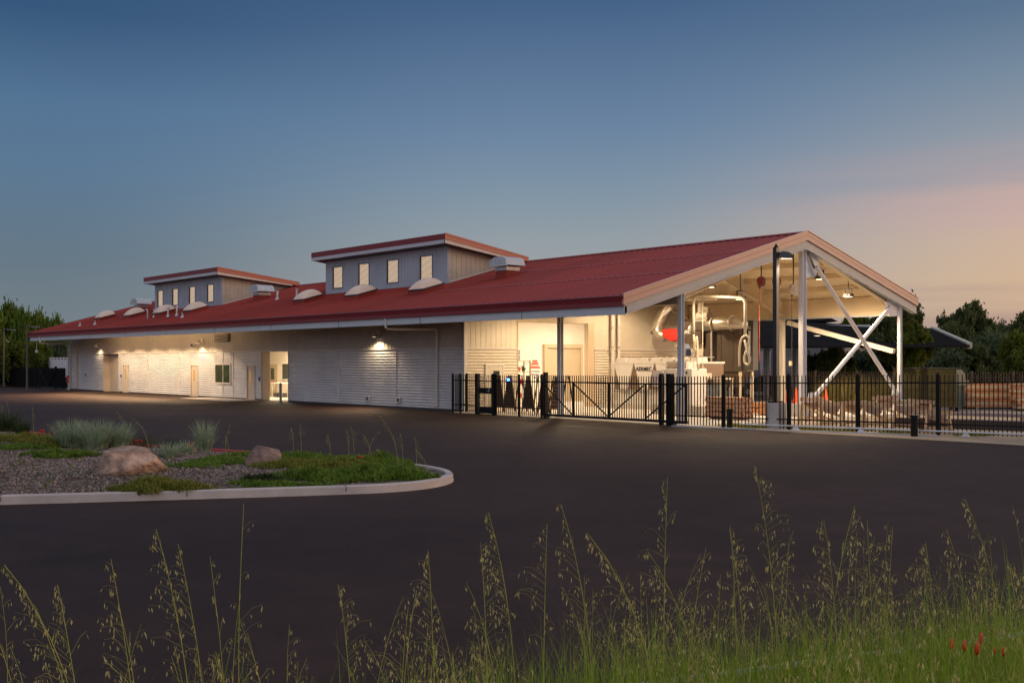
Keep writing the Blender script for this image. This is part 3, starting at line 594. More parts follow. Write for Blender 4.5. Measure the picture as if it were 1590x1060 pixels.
# concrete mow strip and guide rail along the right fence
struct(MB().prism([(14.4,-1.55),(16.28,-1.25),(18.65,-.62),(20.98,0.),(23.7,.72),(23.6,1.0),(20.9,.25),(18.6,-.36),(16.2,-1.0),(14.4,-1.3)],'z',-.05,.03).build('kerb_strip',mat('blue_grey_concrete',(.34,.36,.40),.8,0,.08,2)))
gr=thing('guide_rail','low galvanised pipe rail on floor brackets beside the right fence','rail',(17.6,-.9,0))
MB().tube([(17.0,-.75,.17),(20.98,.20,.17),(26.4,1.30,.17)],.03,8).build('rail_pipe',GALV,gr)
for x,y in ((19.0,-.3),(21.2,.25),(24.5,.9),(26.3,1.25)): MB().prism([(x-.14,0.03),(x+.14,0.03),(x+.05,.14),(x-.05,.14)],'y',y-.04,y+.04).build('rail_bracket',WHITE,gr)
for i,(px,py) in enumerate(((1129,664),(1417,678))):
    x,y=gp(px,py); y+=.28; x-=.1
    o=thing('bollard',['short black bollard in front of the lumber piles','short black bollard in front of the dumpster'][i],'bollard',(x,y,0),group='black bollards by the fence')
    MB().cyl(x,y,0,.62,.11).build('bollard_body',BLACK,o); MB().cyl(x,y,.62,.68,.14).build('bollard_cap',BLACK,o)
x,y=-16.54,-.8; o=thing('bollard','slim grey bollard in front of the lit open doorway','bollard',(x,y,0)); MB().cyl(x,y,0,1.1,.075).build('bollard_body',mat('grey_bollard_paint',(.22,.22,.26)),o); MB().tube([(x,y,1.1),(x,y,1.14),(x,y,1.16)],[.075,.05,.01],16).build('bollard_cap',mat('grey_bollard_paint',(.2,.2,.2)),o)
# far fence behind the yard
bf=mat('rust_black_fence',(.055,.030,.018),.6,0,.3,2)
P0=at(1085,66); P1=at(1330,62); P2=at(1640,56)
pts=[]
for a,c,n in ((P0,P1,4),(P1,P2,5)):
    for i in range(n): pts.append((a[0]+(c[0]-a[0])*i/n,a[1]+(c[1]-a[1])*i/n,1.85))
pts.append((*P2,2.05))
fence_run('picket_fence','dark rusty picket fence far behind the yard in front of the shrubs',pts,.12,mt=bf)
# far-left black security fence and gate
lf=thing('security_fence','tall black mesh fence at the far left before the parked trucks','fence',(-55,-.3,0))
m=MB(); pickets(m,(-84,-.1),(-55.1,-.35),1.85,1.85,.08,.10,.03); m.bar((-84,-.1,.2),(-55.1,-.35,.2),.05); m.bar((-84,-.1,1.7),(-55.1,-.35,1.7),.05); m.build('picket_panel',BLACK,lf)
for x in (-82,-77,-72,-67,-63.5,-62.4,-58.0): MB().box(x-.08,-.3,0,x+.08,-.14,2.0).build('post',BLACK,lf)
MB().box(-62.4,-.45,.1,-56.5,-.40,.2).bar((-61.8,-.42,1.7),(-59.5,-.42,.2),.06).bar((-59.5,-.42,.2),(-57.2,-.42,1.7),.06).build('gate_frame',BLACK,lf)
# ---------------------------------------------------------------- chillers and cabinets
pad=struct(MB().box(1.3,7.9,.0,9.3,14.8,.25).build('equipment_pad',SLAB))
pad2=struct(MB().box(7.5,5.0,.0,10.4,6.9,.45).build('cabinet_pad',SLAB))
c=thing('chiller','long off-white rooftop-style chiller with lettering and a row of fans on top','chiller',(1.7,8.4,.25))
X0,X1,Y0,Y1=1.75,7.4,8.45,10.4; zt=2.52
b_=MB().box(X0,Y0+.05,.25,X1,Y1,.40).build('base_frame',CHILL,c)
body=MB().box(X0,Y0+.35,.40,X1,Y1,1.0).build('lower_panel',CHILL,c)
n=4; w_=(X1-X0)/n
for i in range(n):
    a=X0+i*w_
    v=MB().prism([(a+.02,2.30),(a+w_-.02,2.30),(a+w_*.66,1.0),(a+w_*.34,1.0)],'y',Y0+.02,Y1).build('coil_panel',CHILL,c)
    for s_ in (-1,1):
        cx=a+w_/2; MB().prism([(cx+s_*w_*.17,1.0),(cx+s_*w_*.485,2.28),(cx+s_*w_*.5,2.28),(cx+s_*w_*.5,1.0)],'y',Y0+.10,Y1-.05).build('coil_fins',mat('brown_coil_fins',(.17,.11,.075),.6,0,.15,12),v)
MB().box(X0-.03,Y0-.01,2.305,X1+.03,Y1+.02,2.40).build('top_panel',CHILL,c)
m=MB()
for i in range(7): 
    a=X0+.4+i*.8; m.prism([(a-.33,2.40),(a+.33,2.40),(a+.29,2.62),(a-.29,2.62)],'y',Y0+.12,Y0+.85)
m.build('fan_shrouds',CHILL,c)
m=MB()
for i in range(7):
    a=X0+.4+i*.8; m.cyl(a,Y0+.5,2.625,2.68,.28); 
m.build('fan_grilles',mat('rusty_grille',(.2,.13,.08)),c)
text('AERMEC',.29,c,(X0+w_*1.5,Y0+.003,2.02),(R(90),0,0),INK)
m=MB().box(X0+w_*2.3,Y0+.1,.55,X0+w_*2.3+.5,Y0+.34,1.6); m.build('valve_recess',DARK,c)
c=thing('equipment_cabinet','white equipment cabinet with grey control panel beside the corner column','cabinet',(8.0,5.5,.45))
MB().box(7.75,5.4,.45,9.55,6.45,2.08).build('cabinet_body',CHILL,c,bevel=.02)
MB().box(7.95,5.5,2.08,9.15,6.35,2.42).build('top_box',CHILL,c); MB().box(8.05,5.47,2.14,9.05,5.498,2.34).build('top_grille',mat('tan_grille',(.38,.30,.20)),c)
MB().box(7.35,5.25,1.25,7.95,5.395,2.0).build('control_panel',mat('lilac_grey_panel',(.50,.47,.48)),c); MB().box(7.45,5.235,1.45,7.85,5.249,1.85).build('control_screen',mat('panel_screen',(.4,.36,.42)),c)
MB().box(8.72,5.385,.5,8.74,5.399,2.05).box(9.2,5.385,1.85,9.3,5.398,1.95).build('door_seam',DARK,c)
# ---------------------------------------------------------------- ducts, dust collector
D=thing('dust_collector','tall brown box dust collector on legs under the canopy','dust collector',(6.2,11.9,.25))
def onY(px,Y):
    u=(px-795)/1700; dx=FW[0]+u*RX[0]; dy=FW[1]+u*RX[1]; t_=(Y-CAM[1])/dy; return CAM[0]+t_*dx, t_
def zat(py,t_): return CAM[2]-(py-561.4)/1700*t_
YD=12.0
xa,t1=onY(1113,YD); xb,t2=onY(1150,YD)
zt=zat(500,t1); zb=zat(577,t1)
MB().box(xa,YD,zb,xb,YD+1.1,zt).build('collector_body',BROWN,D,bevel=.02)
MB().prism([(xa+.1,zb-.005),(xb-.1,zb-.005),((xa+xb)/2+.15,zb-.8),((xa+xb)/2-.15,zb-.8)],'y',YD+.1,YD+1.0).build('hopper',BROWN,D)
for x in (xa+.08,xb-.08):
    for y in (YD+.08,YD+1.02): MB().box(x-.06,y-.06,.25,x+.06,y+.06,zb).build('leg',mat('cream_leg_paint',(.62,.52,.38)),D)
m=MB().box(xa+.25,YD-.02,zb+.3,xa+.28,YD-.002,zt-.3).box(xb-.5,YD-.02,zb+.1,xb-.47,YD-.002,zt-.1); m.build('panel_ribs',BROWN,D)
g2=MB().box(xb+.03,YD+.1,zb+.1,xb+.70,YD+.5,zt+.03).build('side_filter',mat('grey_filter_metal',(.06,.056,.052),.5,.2,.12,4),D)
MB().bar((xb+.5,YD+.05,zt-.5),(xb+.5,YD+.05,zb+.9),.10,.04).build('filter_strap',GALV,D)
text('NKC',.18,D,(xb+.35,YD+.093,zt-.35),(R(90),0,0),SIGNW)
text('NKC',.24,D,(xa-1.95,YD-.06,3.95),(R(90),0,0),SIGNW)
# fan deck on the left of the collector
fx0,_=onY(1062,YD); fx1,_=onY(1107,YD)
MB().box(fx0,YD+.0,zat(512,t1),fx1,YD+1.0,zat(498,t1)).build('fan_plenum',BROWN,D)
MB().box(fx0+.1,YD-.05,zat(533,t1),fx0+1.2,YD+.6,zat(513,t1)).build('name_plate_housing',BROWN,D)
m=MB()
for x in (fx0+.6,fx1-.2): m.box(x-.04,YD+.1,.25,x+.04,YD+.2,zat(512,t1))
m.box(fx0+.6,YD+.08,2.6,fx1-.0,YD+.14,2.66); m.build('support_frame',mat('galv_frame',(.45,.42,.38)),D)
MB().prism([(fx1-.95,zat(513,t1)),(fx1-.1,zat(513,t1)),(fx1-.42,2.5),(fx1-.65,2.3)],'y',YD+.2,YD+.9).build('feed_chute',BROWN,D)
MB().prism([(fx0+.1,3.5),(fx0+1.35,3.5),(fx0+.95,2.5),(fx0+.5,2.5)],'y',YD+.2,YD+.9).build('feed_chute',CREAM,D)
mx,_=onY(1083,YD); zm=zat(498,t1)
k=MB().tube([(mx-.35,YD+.5,zm+.3),(mx+.4,YD+.5,zm+.3)],.26,14).build('fan_motor',CREAM,D); MB().box(mx-.4,YD+.2,zm,mx+.4,YD+.8,zm+.12).build('motor_base',STAIN,k)
MB().tube([(mx-.05,YD+.4,zm+.45),(mx-.05,YD+.4,zm+1.0)],.2,12).tube([(mx+.1,YD+.4,zm+.7),(mx+.45,YD+.4,zm+.62)],.12,10).build('inlet_valve',CREAM,k)
sx0,_=onY(1104,YD-.4); sx1,_=onY(1140,YD-.4); zs=zat(503,t1)
MB().tube([(sx0-.3,YD-.4,zs),(sx0,YD-.4,zs),(sx0+.25,YD-.4,zs),(sx1,YD-.4,zs),(sx1+.4,YD-.3,zs-.1),(sx1+.6,YD-.1,zs-.1)],[.16,.18,.33,.33,.20,.18],18).build('silencer',STAIN,D,smooth=True)
MB().tube([(sx0+.2,YD-.4,zs),(sx0+.26,YD-.4,zs)],.40,18).build('silencer_flange',STAIN,D); MB().tube([(sx1-.12,YD-.4,zs),(sx1-.06,YD-.4,zs)],.40,18).build('silencer_flange',STAIN,D)
# big duct out of the wall to the spark arrestor
A=thing('spark_arrestor_duct','curved bright metal duct with red housing on the wall above the chiller','duct',(.1,13.2,3.5))
YA=12.6
def pA(px,py,Y): x,t_=onY(px,Y); return (x,Y,zat(py,t_))
pth=[pA(1062,450,13.6),pA(1047,462,13.2),pA(1034,480,12.9),pA(1024,500,12.7),pA(1019,512,12.6),pA(1024,520,12.6),pA(1034,522,12.6)]
MB().tube(pth,[.28,.30,.32,.32,.31,.30,.28],18).build('duct_pipe',STAIN,A,smooth=True)
m=MB()
for i in range(1,5): p,q=Vector(pth[i]),Vector(pth[i+1]); m.tube([p,p+(q-p)*.06],.36,18)
m.build('duct_band',STAIN,A)
a_=pA(1031,521,12.4); 
xr0,t_=onY(1030,12.4); xr1,_=onY(1058,12.4); zr0=zat(529,t_); zr1=zat(511,t_)
MB().prism([(xr0-.05,zr1),(xr1,zr1),(xr1,zr0+.0),(xr0+.7,zr0-.06),(xr0+.15,zr0+.12)],'y',12.2,12.95).build('red_housing',REDP,A,bevel=.11)
MB().prism([(xr0+.6,zr0-.01),(xr0+1.1,zr0-.01),(xr0+.87,zr0-.42)],'y',12.45,12.8).build('housing_hopper',STAIN,A); MB().box(xr0+.22,12.285,zr1-.22,xr0+.36,12.298,zr1-.08).build('housing_label',SIGNW,A)
MB().tube([pA(1058,519,12.6),pA(1066,516,12.4),pA(1080,508,12.3)],[.3,.34,.34],18).build('duct_pipe',STAIN,A,smooth=True)
MB().tube([pA(1029,490,12.5),pA(1042,478,12.4)],.10,10).build('duct_lever',SIGNW,A)
# wall pipes at the left of the chiller
for px,cap in ((951,'left'),(961,'right')):
    # on wall X = 0.25
    u=(px-795)/1700; dx=FW[0]+u*RX[0]; dy=FW[1]+u*RX[1]; t_=(.25-CAM[0])/dx; y=CAM[1]+t_*dy
    o=thing('conduit_pipe','%s of the two pale vertical pipes on the cream wall left of the chiller'%cap,'pipe',(.25,y,0),group='pipes on the cream wall')
    MB().tube([(.25,y,(2.4 if cap=='right' else .2)),(.25,y,rz_(y,-.5))],.085,12).build('pipe',TRIM,o)
    MB().tube([(.25,y,3.15),(.25,y,3.22)],.11,12).tube([(.25,y,4.2),(.25,y,4.26)],.11,12).build('pipe_clamp',GALV,o)
# U-shaped pipe with hose drops
CPIPE=mat('cream_pipe',(.70,.64,.52),.35,.1,.05,3)
U=thing('hose_drop_pipe','pale U-shaped overhead pipe with two looped cream hoses','pipe',(10,8,3))
YU=6.0
def pu(px,py,Y=YU): x,t_=onY(px,Y); return Vector((x,Y,zat(py,t_)))
a,b_,c_,d_=pu(1077,516),pu(1077,459.5),pu(1157,461.5),pu(1157,520)
MB().tube([a,b_-Vector((0,0,.25)),b_+Vector((.08,0,-.07)),b_+Vector((.25,0,0)),c_-Vector((.25,0,0)),c_+Vector((-.08,0,-.07)),c_-Vector((0,0,.25)),d_],.065,12).build('pipe',CPIPE,U,smooth=True)
MB().tube([pu(1060,464,YU+.6),pu(1112,463,YU+.6)],.09,12).build('feed_pipe',CPIPE,U)
for px in (1080.5,1112,1132,1154): q=pu(px,460); MB().tube([q,(q.x,q.y,rz_(q.y,-.2))],.02,6).build('hanger_rod',WHITE,U)
def loop(pxs): return MB().tube([pu(*p) for p in pxs],.07,10)
def smooth_path(P,n=5):
    o=[]
    P=[Vector(p) for p in P]
    for i in range(len(P)-1):
        p0,p1,p2,p3=P[max(i-1,0)],P[i],P[i+1],P[min(i+2,len(P)-1)]
        for k in range(n):
            t=k/n; o.append(.5*((2*p1)+(-p0+p2)*t+(2*p0-5*p1+4*p2-p3)*t*t+(-p0+3*p1-3*p2+p3)*t*t*t))
    o.append(P[-1]); return o
h1=[pu(1077,519,5.85),pu(1078,535,5.85),pu(1083,556,5.85),pu(1084,572,5.85),pu(1078,579,5.85),pu(1072,574,5.85),pu(1072,560,5.8),pu(1078,540,5.75),pu(1081,523,5.75),pu(1082.5,533,5.8),pu(1083,570,5.82)]
MB().tube(smooth_path(h1),.048,10).build('hose',HOSE,U,smooth=True)
h2=[pu(1148,569,5.8),pu(1148,545,5.8),pu(1151,527,5.8),pu(1158,521,5.8),pu(1163,527,5.85),pu(1161,540,5.85),pu(1156,552,5.85),pu(1156,562,5.85),pu(1161,566,5.85),pu(1164,558,5.8),pu(1160,543,5.75),pu(1156,528,5.8)]
MB().tube(smooth_path(h2),.048,10).build('hose',HOSE,U,smooth=True)
# red cable reels and the hook reel
def reel(px,py,Y,lab,red=True,drop=560):
    x,t_=onY(px,Y); z=zat(py,t_)
    o=thing('cable_reel',lab,'reel',(x,Y,z)); r=.22 if red else .26
    MB().tube([(x-.08,Y,z),(x+.08,Y,z)],r,18).tube([(x-.12,Y,z),(x+.12,Y,z)],r*.5,14).build('drum',mat('deep_red_reel',(.22,.02,.02)) if red else CREAM,o)
    MB().bar((x,Y,z),(x,Y,rz_(Y,-.12)),.04).build('bracket',DARK,o)
    MB().tube([(x+.0,Y-.12,z-.1),(x,Y-.12,zat(drop,t_))],.012,6).build('cable',mat('orange_cable',(.6,.10,.03)) if red else DARK,o)
    MB().tube([(x,Y-.12,z-.32),(x,Y-.12,z-.24)],[.02,.07],8).build('cable_stop',DARK,o)
reel(1182,437,7.2,'dark red cable reel under the canopy, left of the lamp post'); reel(1206,437,7.4,'dark red cable reel half hidden behind the lamp post'); reel(1232,450,8.6,'pale round reel beside the ridge column',False,600)
# pendant drop with socket and disc lamp
x,t_=onY(1091,6.4); o=thing('pendant_cable','thin hanging cable with cream socket box above the workbench','cable',(x,6.4,2))
MB().tube([(x,6.4,rz_(6.4,-.3)),(x,6.4,2.3),(x+.02,6.4,2.05)],.018,6).build('cable',CREAM,o); MB().box(x-.05,6.35,1.95,x+.09,6.45,2.12).build('socket_box',CREAM,o); MB().tube(smooth_path([(x+.05,6.4,1.95),(x+.2,6.4,1.8),(x+.25,6.4,1.5)]),.02,6).build('cord_tail',SIGNW,o)
# ---------------------------------------------------------------- machinery between cabinet and posts
x,t_=onY(1112,9.0); o=thing('steel_workbench','low steel workbench beside the white cabinet','workbench',(x,9,0))
MB().box(x-1.1,8.7,1.55,x+.55,9.6,1.63).build('bench_top',STAIN,o)
for a in (x-1.05,x+.5):
    for y in (8.75,9.55): MB().box(a-.04,y-.04,.02,a+.04,y+.04,1.55).build('leg',STAIN,o)
MB().box(x-.9,8.8,.4,x+.3,9.4,1.3).build('bench_bin',mat('grey_blue_bin',(.10,.11,.13),.5,0,.5,5),o); MB().box(x-.85,8.9,1.63,x-.5,9.3,1.85).build('bench_vice',CREAM,o)
# ---------------------------------------------------------------- timber piles
def lumber(name,label,x,y,rz,L_,rows,cols,bw,bh,m_,seed,gap=.008,stick=3):
    r=random.Random(seed); o=thing(name,label,'timber pile',(x,y,0),rz)
    z=.10
    for b in (-.35,.35): MB().box(b*L_-.05,-cols*bw/2,0.,b*L_+.05,cols*bw/2,.10).build('bearer',WOODP,o,world=False)
    for j in range(rows):
        m=MB()
        for i in range(cols):
            dx=r.uniform(-.06,.06); m.box(-L_/2+dx,(i-cols/2)*bw+gap/2,z,L_/2+dx,(i+1-cols/2)*bw-gap/2,z+bh)
        m.build('board_layer',m_[j%len(m_)],o,world=False); z+=bh
        if j%stick==stick-1 and j<rows-1:
            m=MB()
            for b in (-.4,0,.4): m.box(b*L_-.03,-cols*bw/2,z,b*L_+.03,cols*bw/2,z+.03)
            m.build('spacer',WOODP,o,world=False); z+=.03
    return o
DW=mat('red_brown_timber',(.34,.17,.09),.8,0,.25,3,stretch=(1,7,7)); OW=mat('orange_cedar_timber',(.52,.22,.085),.75,0,.25,3,stretch=(1,7,7))
x,y=gp(1119,652); lumber('timber_pile','reddish plank pile just behind the fence, left of the lamp post',x,y+.55,.0,1.75,9,8,.11,.085,[DW,WOODP],1)
x,y=gp(1170,645); lumber('timber_pile','smaller orange plank pile beside the lamp post plinth',x-.3,y+.3,.0,1.7,6,6,.10,.075,[OW,DW],2)
x,y=gp(1543,634); lumber('timber_pile','bright orange board stack behind the dumpster at the right edge',x,y,.86,3.5,9,9,.2,.13,[OW,WOODL,OW],3)
x,y=gp(1625,637); lumber('timber_pile','pale mixed board stack cut by the right picture edge',x,y-.2,.75,2.8,10,7,.2,.12,[WOODL,WOODP,OW],4)
# dark steel beams on the ground on the right
for i,(px,py,L_,h,yy,lab) in enumerate(((1520,672,5.5,.32,.9,'long dark beam lying nearest the fence at the right'),(1510,664,4.6,.12,2.3,'flat grey plank stack lying behind the dark beam'),)):
    x,y=gp(px,py); o=thing('steel_beam',lab,'beam',(x,y+.35*i,0),.20)
    m_=[mat('dark_rusty_steel',(.045,.03,.028),.7,0,.3,3),mat('grey_plank',(.26,.20,.20))][i]
    for b in (-.35,.35): MB().box(b*L_-.08,-.35,0,b*L_+.08,.35,.12+.3*i).build('bearer',WOOD,o,world=False)
    k=.12+.3*i; MB().box(-L_/2,-.3,k,L_/2,-.12,k+h).box(-L_/2+.15,-.1,k,L_/2-.1,.08,k+h).box(-L_/2+.05,.1,k,L_/2-.3,.28,k+h).build('beam_bundle',m_,o,world=False)
# ---------------------------------------------------------------- sawhorses / trestles
def trestle(x,y,rz,label,h=1.0,w_=.95,lean=0,seed=0):
    o=thing('trestle',label,'trestle',(x,y,0),rz,group='wooden trestles behind the fence'); r=random.Random(seed)
    wd=[WOODL,WOODL,WOOD][seed%3]
    MB().bar((-w_/2-.05,0,h),(w_/2+.05,0,h+r.uniform(-.05,.05)),.10,.14).build('top_beam',WOODL if seed%2 else WOODP,o,world=False)
    for sx in (-1,1):
        for sy in (-1,1): MB().bar((sx*(w_/2-.08),sy*.05,h-.05),(sx*(w_/2),sy*.32,0),.045,.09).build('leg',wd,o,world=False)
    for sy in (-1,1):
        if (seed+(sy>0))%2: MB().prism([(-w_/2+.10,h-.10),(w_/2-.10,h-.10),(w_/2-.16,h*.66),(w_/2-.36,h*.60),(-w_/2+.36,h*.60),(-w_/2+.16,h*.66)],'y',sy*.10-.01,sy*.10+.01).build('plywood_gusset',WOODP,o,world=False)
        else: MB().bar((-w_/2+.05,sy*.14,h*.78),(w_/2-.15,sy*.2,h*.5),.03,.10).build('cross_brace',WOODL,o,world=False)
        MB().bar((-w_/2,sy*.26,h*.25),(w_/2,sy*.26,h*.27),.03,.08).build('stretcher',wd,o,world=False)
    if lean: o.rotation_euler=(0,R(lean),rz)
tx=[(1243,664,.5,'leftmost wooden trestle behind the fence, next to the lamp post',.98,4),(1278,669,.2,'wooden trestle under the foot of the long diagonal brace',.92,-3),(1312,668,.45,'narrow wooden trestle between the two brace feet',.9,0),
(1342,672,.15,'broad plywood trestle in the middle of the row',.95,3),(1366,667,.5,'tall pale trestle with a raised top, right of the middle',1.12,-5),(1392,673,.25,'wooden trestle before the rear column foot',1.0,2),
(1414,669,.6,'wooden trestle leaning by the left end of the dumpster',.98,7),(1445,676,.1,'rightmost trestle, alone before the dumpster',.72,0),(1258,660,-.4,'folded trestle leaning behind the leftmost one',.95,12)]
for i,(px,py,rz,lab,h,ln) in enumerate(tx):
    x,y=gp(px,py); trestle(x-.3,y+1.05,rz+.25,lab,h,.80,ln,i)
# dark A-frame racks behind the left fence
for i,px in enumerate((783,800,829,853,873)):
    x,t_=onY(px,1.6); o=thing('rack_frame',['first dark A-frame rack behind the fence, below the blue beacon','second dark A-frame rack, just right of the beacon','middle dark A-frame rack in front of the tall opening','fourth dark A-frame rack, beside the guide post','slim dark A-frame rack at the canopy column'][i],'rack',(x,1.6,0),.3,group='dark racks behind the left fence')
    m=MB()
    for s_ in (-1,1): m.bar((s_*.36,-.5,.02),(s_*.06,-.5,1.75),.05); m.bar((s_*.36,.5,.02),(s_*.06,.5,1.75),.05)
    m.build('rack_leg',mat('dark_brown_timber',(.08,.045,.03),.8,0,.2,5),o,world=False)
    m=MB()
    for j in range(9): hw=.33-.029*j; m.box(-hw,-.56,.25+j*.17,hw,-.53,.25+j*.17+.10)
    m.build('rack_slats',[mat('dark_brown_timber',(.1,.1,.1)),DW][i>=3],o,world=False)
    MB().prism([(-.30,.3),(.30,.3),(.07,1.6),(-.07,1.6)],'y',-.5,-.46).build('rack_board',mat('black_brown_panel',(.045,.03,.028),.7,0,.3,4),o,world=False)
# shelf in the tall opening
o=thing('storage_shelf','metal shelf stacked with orange hoses and tools just inside the tall opening','shelf',(-1.4,4.5,0))
SX=-1.4
for y in (3.95,5.3):
    for x in (SX-.3,SX+.2): MB().box(x-.025,y-.025,0,x+.025,y+.025,2.45).build('upright',mat('olive_brass_metal',(.36,.28,.14)),o)
for z in (.5,1.2,1.85,2.42): MB().box(SX-.32,3.93,z,SX+.22,5.32,z+.03).build('shelf_board',mat('olive_brass_metal',(.3,.3,.1)),o)
MB().bar((SX+.21,3.98,1.9),(SX+.21,5.25,2.4),.03).build('shelf_brace',GALV,o)
r=random.Random(3)
for i in range(11):
    z=(.53,1.23,1.88)[i%3]; y=4.1+.11*i; m_=[ORANGE,REDP,DARK,BLUEP,SIGNW,ORANGE][i%6]
    q=tag(MB().tube([(SX-.05,y-.05,z+.14),(SX+.05,y+.05,z+.16)],.13,12).tube([(SX+.06,y+.05,z+.15),(SX+.08,y+.05,z+.15)],.07,10).build(['hose_coil','tool_box_roll'][0],m_,None),['orange','red','black','blue','white','orange'][i%6]+' coiled hose, number %d along'%i if False else ['bright orange hose coil low on the shelf','red hose coil on the middle shelf board','black cable coil on the top shelf board','blue cable coil on the lowest shelf board','white cable coil on the middle board','orange hose coil on the top board near its middle','orange coil on the bottom board near its middle','red coil on the middle board, right half','black coil on the top board, right half','blue coil on the bottom board, far right','white coil on the middle board, far right'][i],'hose','coils on the storage shelf')
o=thing('grey_tote_stack','two grey slotted totes on top of the storage shelf','totes',(SX,4.3,2.45)); 
for z in (2.46,2.74): k=MB().box(SX-.28,3.98,z,SX+.2,4.6,z+.26).build('tote',mat('lilac_grey_tote',(.30,.28,.32)),o); MB().box(SX+.201,4.1,z+.07,SX+.21,4.45,z+.17).build('tote_slot',DARK,k)
o=thing('water_canister','white canister with green label on the grey totes','canister',(SX,4.25,3.0)); MB().tube([(SX,4.25,3.01),(SX,4.25,3.4),(SX,4.25,3.5)],[.2,.2,.08],16).build('canister_body',SIGNW,o); MB().tube([(SX,4.4,3.05),(SX,4.4,3.35)],.08,8).build('canister_label',mat('green_label',(.15,.45,.2)),o); MB().tube([(SX,4.15,3.5),(SX,4.15,3.58),(SX,4.35,3.58),(SX,4.35,3.5)],.015,6).build('canister_handle',SIGNW,o)
# danger sign on the vestibule wall
o=thing('danger_sign','white and red danger sign on the white wall left of the shutter','sign',(-6.74,10.7,2))
sy=10.55
MB().box(-6.74,sy-.42,1.25,-6.71,sy+.42,2.55).build('sign_board',SIGNW,o); MB().prism([(sy-.42,2.0),(sy+.42,2.0),(sy+.25,2.35),(sy-.25,2.35)],'x',-6.708,-6.70).box(-6.708,sy-.2,2.38,-6.70,sy+.2,2.5).build('red_band',mat('sign_red',(.75,.08,.03)),o)
text('DANGER',.17,o,(-6.695,sy,2.17),(R(90),0,R(90)),SIGNW)
for i,l_ in enumerate(('AUTHORIZED','PERSONNEL','ONLY')): text(l_,.12,o,(-6.705,sy,1.82-.18*i),(R(90),0,R(90)),INK)
o=thing('danger_sign','round white and red notice on the inner door in the lit doorway','sign',(-27.5,4.6,.7)); MB().tube([(-27.5,4.605,.75),(-27.5,4.595,.75)],.34,20).build('sign_board',SIGNW,o); MB().box(-27.75,4.585,.95,-27.25,4.594,1.03).build('red_band',mat('sign_red',(.7,.1,.05)),o)
o=thing('work_table','small white table inside the lit doorway','table',(-24.8,3.6,0)); MB().box(-25.4,3.3,.95,-23.9,3.95,1.0).build('table_top',SIGNW,o)
for x in (-25.3,-24.0):
    for y in (3.35,3.9): MB().box(x-.03,y-.03,0,x+.03,y+.03,.95).build('leg',DOORM,o)
for x,lab in ((-25.0,'black box under the left half of the white table'),(-24.3,'black box under the right half of the white table')): k=MB().box(x-.25,3.4,.02,x+.25,3.8,.3).build('storage_box',DARK,None,bevel=.01); tag(k,lab,'box','boxes under the table')
# ---------------------------------------------------------------- lamp post with plinth
px_,py_=gp(1203,667); px_-=.15; py_+=.28
o=thing('lamp_post','tall black lamp post on a concrete plinth, lit head reaching right','lamp post',(px_,py_,0))
MB().cyl(px_,py_,0,.95,.36,n=28).build('plinth',CONC,o,smooth=False)
k=MB().box(px_-.08,py_-.08,.95,px_+.08,py_+.08,6.45).build('pole',mat('black_pole_paint',(.02,.022,.025),.4),o); MB().box(px_-.2,py_-.2,.951,px_+.2,py_+.2,1.0).build('pole_base',BLACK,k); MB().tube([(px_,py_,6.45),(px_,py_,6.6)],[.11,.01],4).build('pole_finial',BLACK,k)
hx,hy=RX
hd=MB(); 
def hp(s,t,z): return (px_+hx*s-hy*t,py_+hy*s+hx*t,z)
sec=[(.10,.06,6.28,6.12),(.22,.15,6.32,6.07),(.42,.17,6.29,6.06),(.60,.12,6.19,6.07)]
pp=[]
for s,t,z1,z0 in sec:
    n=len(hd.v); hd.v+=[hp(s,-t,z0),hp(s,t,z0),hp(s,t*.7,z1),hp(s,-t*.7,z1)]
    if n: q=n-4; hd.f+=[(q,q+1,n+1,n),(q+1,q+2,n+2,n+1),(q+2,q+3,n+3,n+2),(q+3,q,n,n+3)]
hd.f+=[(0,1,2,3),(len(hd.v)-1,len(hd.v)-2,len(hd.v)-3,len(hd.v)-4)]
k=hd.build('lamp_head',mat('dark_lamp_housing',(.03,.032,.035),.35),o)
MB().quad(hp(.18,-.11,6.055),hp(.18,.11,6.055),hp(.56,.09,6.052),hp(.56,-.09,6.052)).build('lamp_lens',LAMPE,k,fix=False)
lamp('post_light','SPOT',hp(.36,0,6.0),900,color=(1,.75,.5),size=.12,parent=o,spot=120,blend=.6)
# ---------------------------------------------------------------- dumpster
dx,dy=gp(1399,637,0); rzd=.24
o=thing('dumpster','large olive green dumpster with sloped lid behind the fence','dumpster',(dx-.35,dy-.1,0),rzd)
Ld=2.95
prof=[(0,.2),(1.75,.2),(1.75,1.85),(1.0,2.06),(0,2.06)]
MB().prism([(0.,.2),(1.7,.2),(1.85,1.3),(1.7,1.85),(1.0,2.05),(0,2.05)],'x',0,Ld).build('bin_body',OLIVE,o,world=False,bevel=.015)
m=MB()
for z in (.62,1.02,1.42,1.9): m.box(.02,-.03,z,Ld-.02,-.001,z+.035)
m.build('side_ribs',OLIVE,o,world=False)
MB().prism([(.03,.22),(1.66,.22),(1.80,1.3),(1.66,1.82),(1.0,2.02),(.03,2.02)],'x',Ld+.002,Ld+.02).build('end_panel',DGREEN,o,world=False)
MB().box(Ld+.02,-.05,1.25,Ld+.16,1.9,1.5).build('lift_pocket',DGREEN,o,world=False); 
m=MB()
for y in (.4,.85,1.3): m.box(Ld+.021,y,.25,Ld+.05,y+.05,1.24)
m.build('end_ribs',DGREEN,o,world=False)
MB().prism([(-.04,2.06),(1.0,2.06),(1.72,1.86),(1.72,1.90),(1.0,2.11),(-.04,2.11)],'x',-.03,Ld+.04).build('lid',mat('dark_grey_lid',(.05,.052,.045),.9,spec=.1),o,world=False)
for x in (.2,Ld-.3,Ld-.3,.2): pass
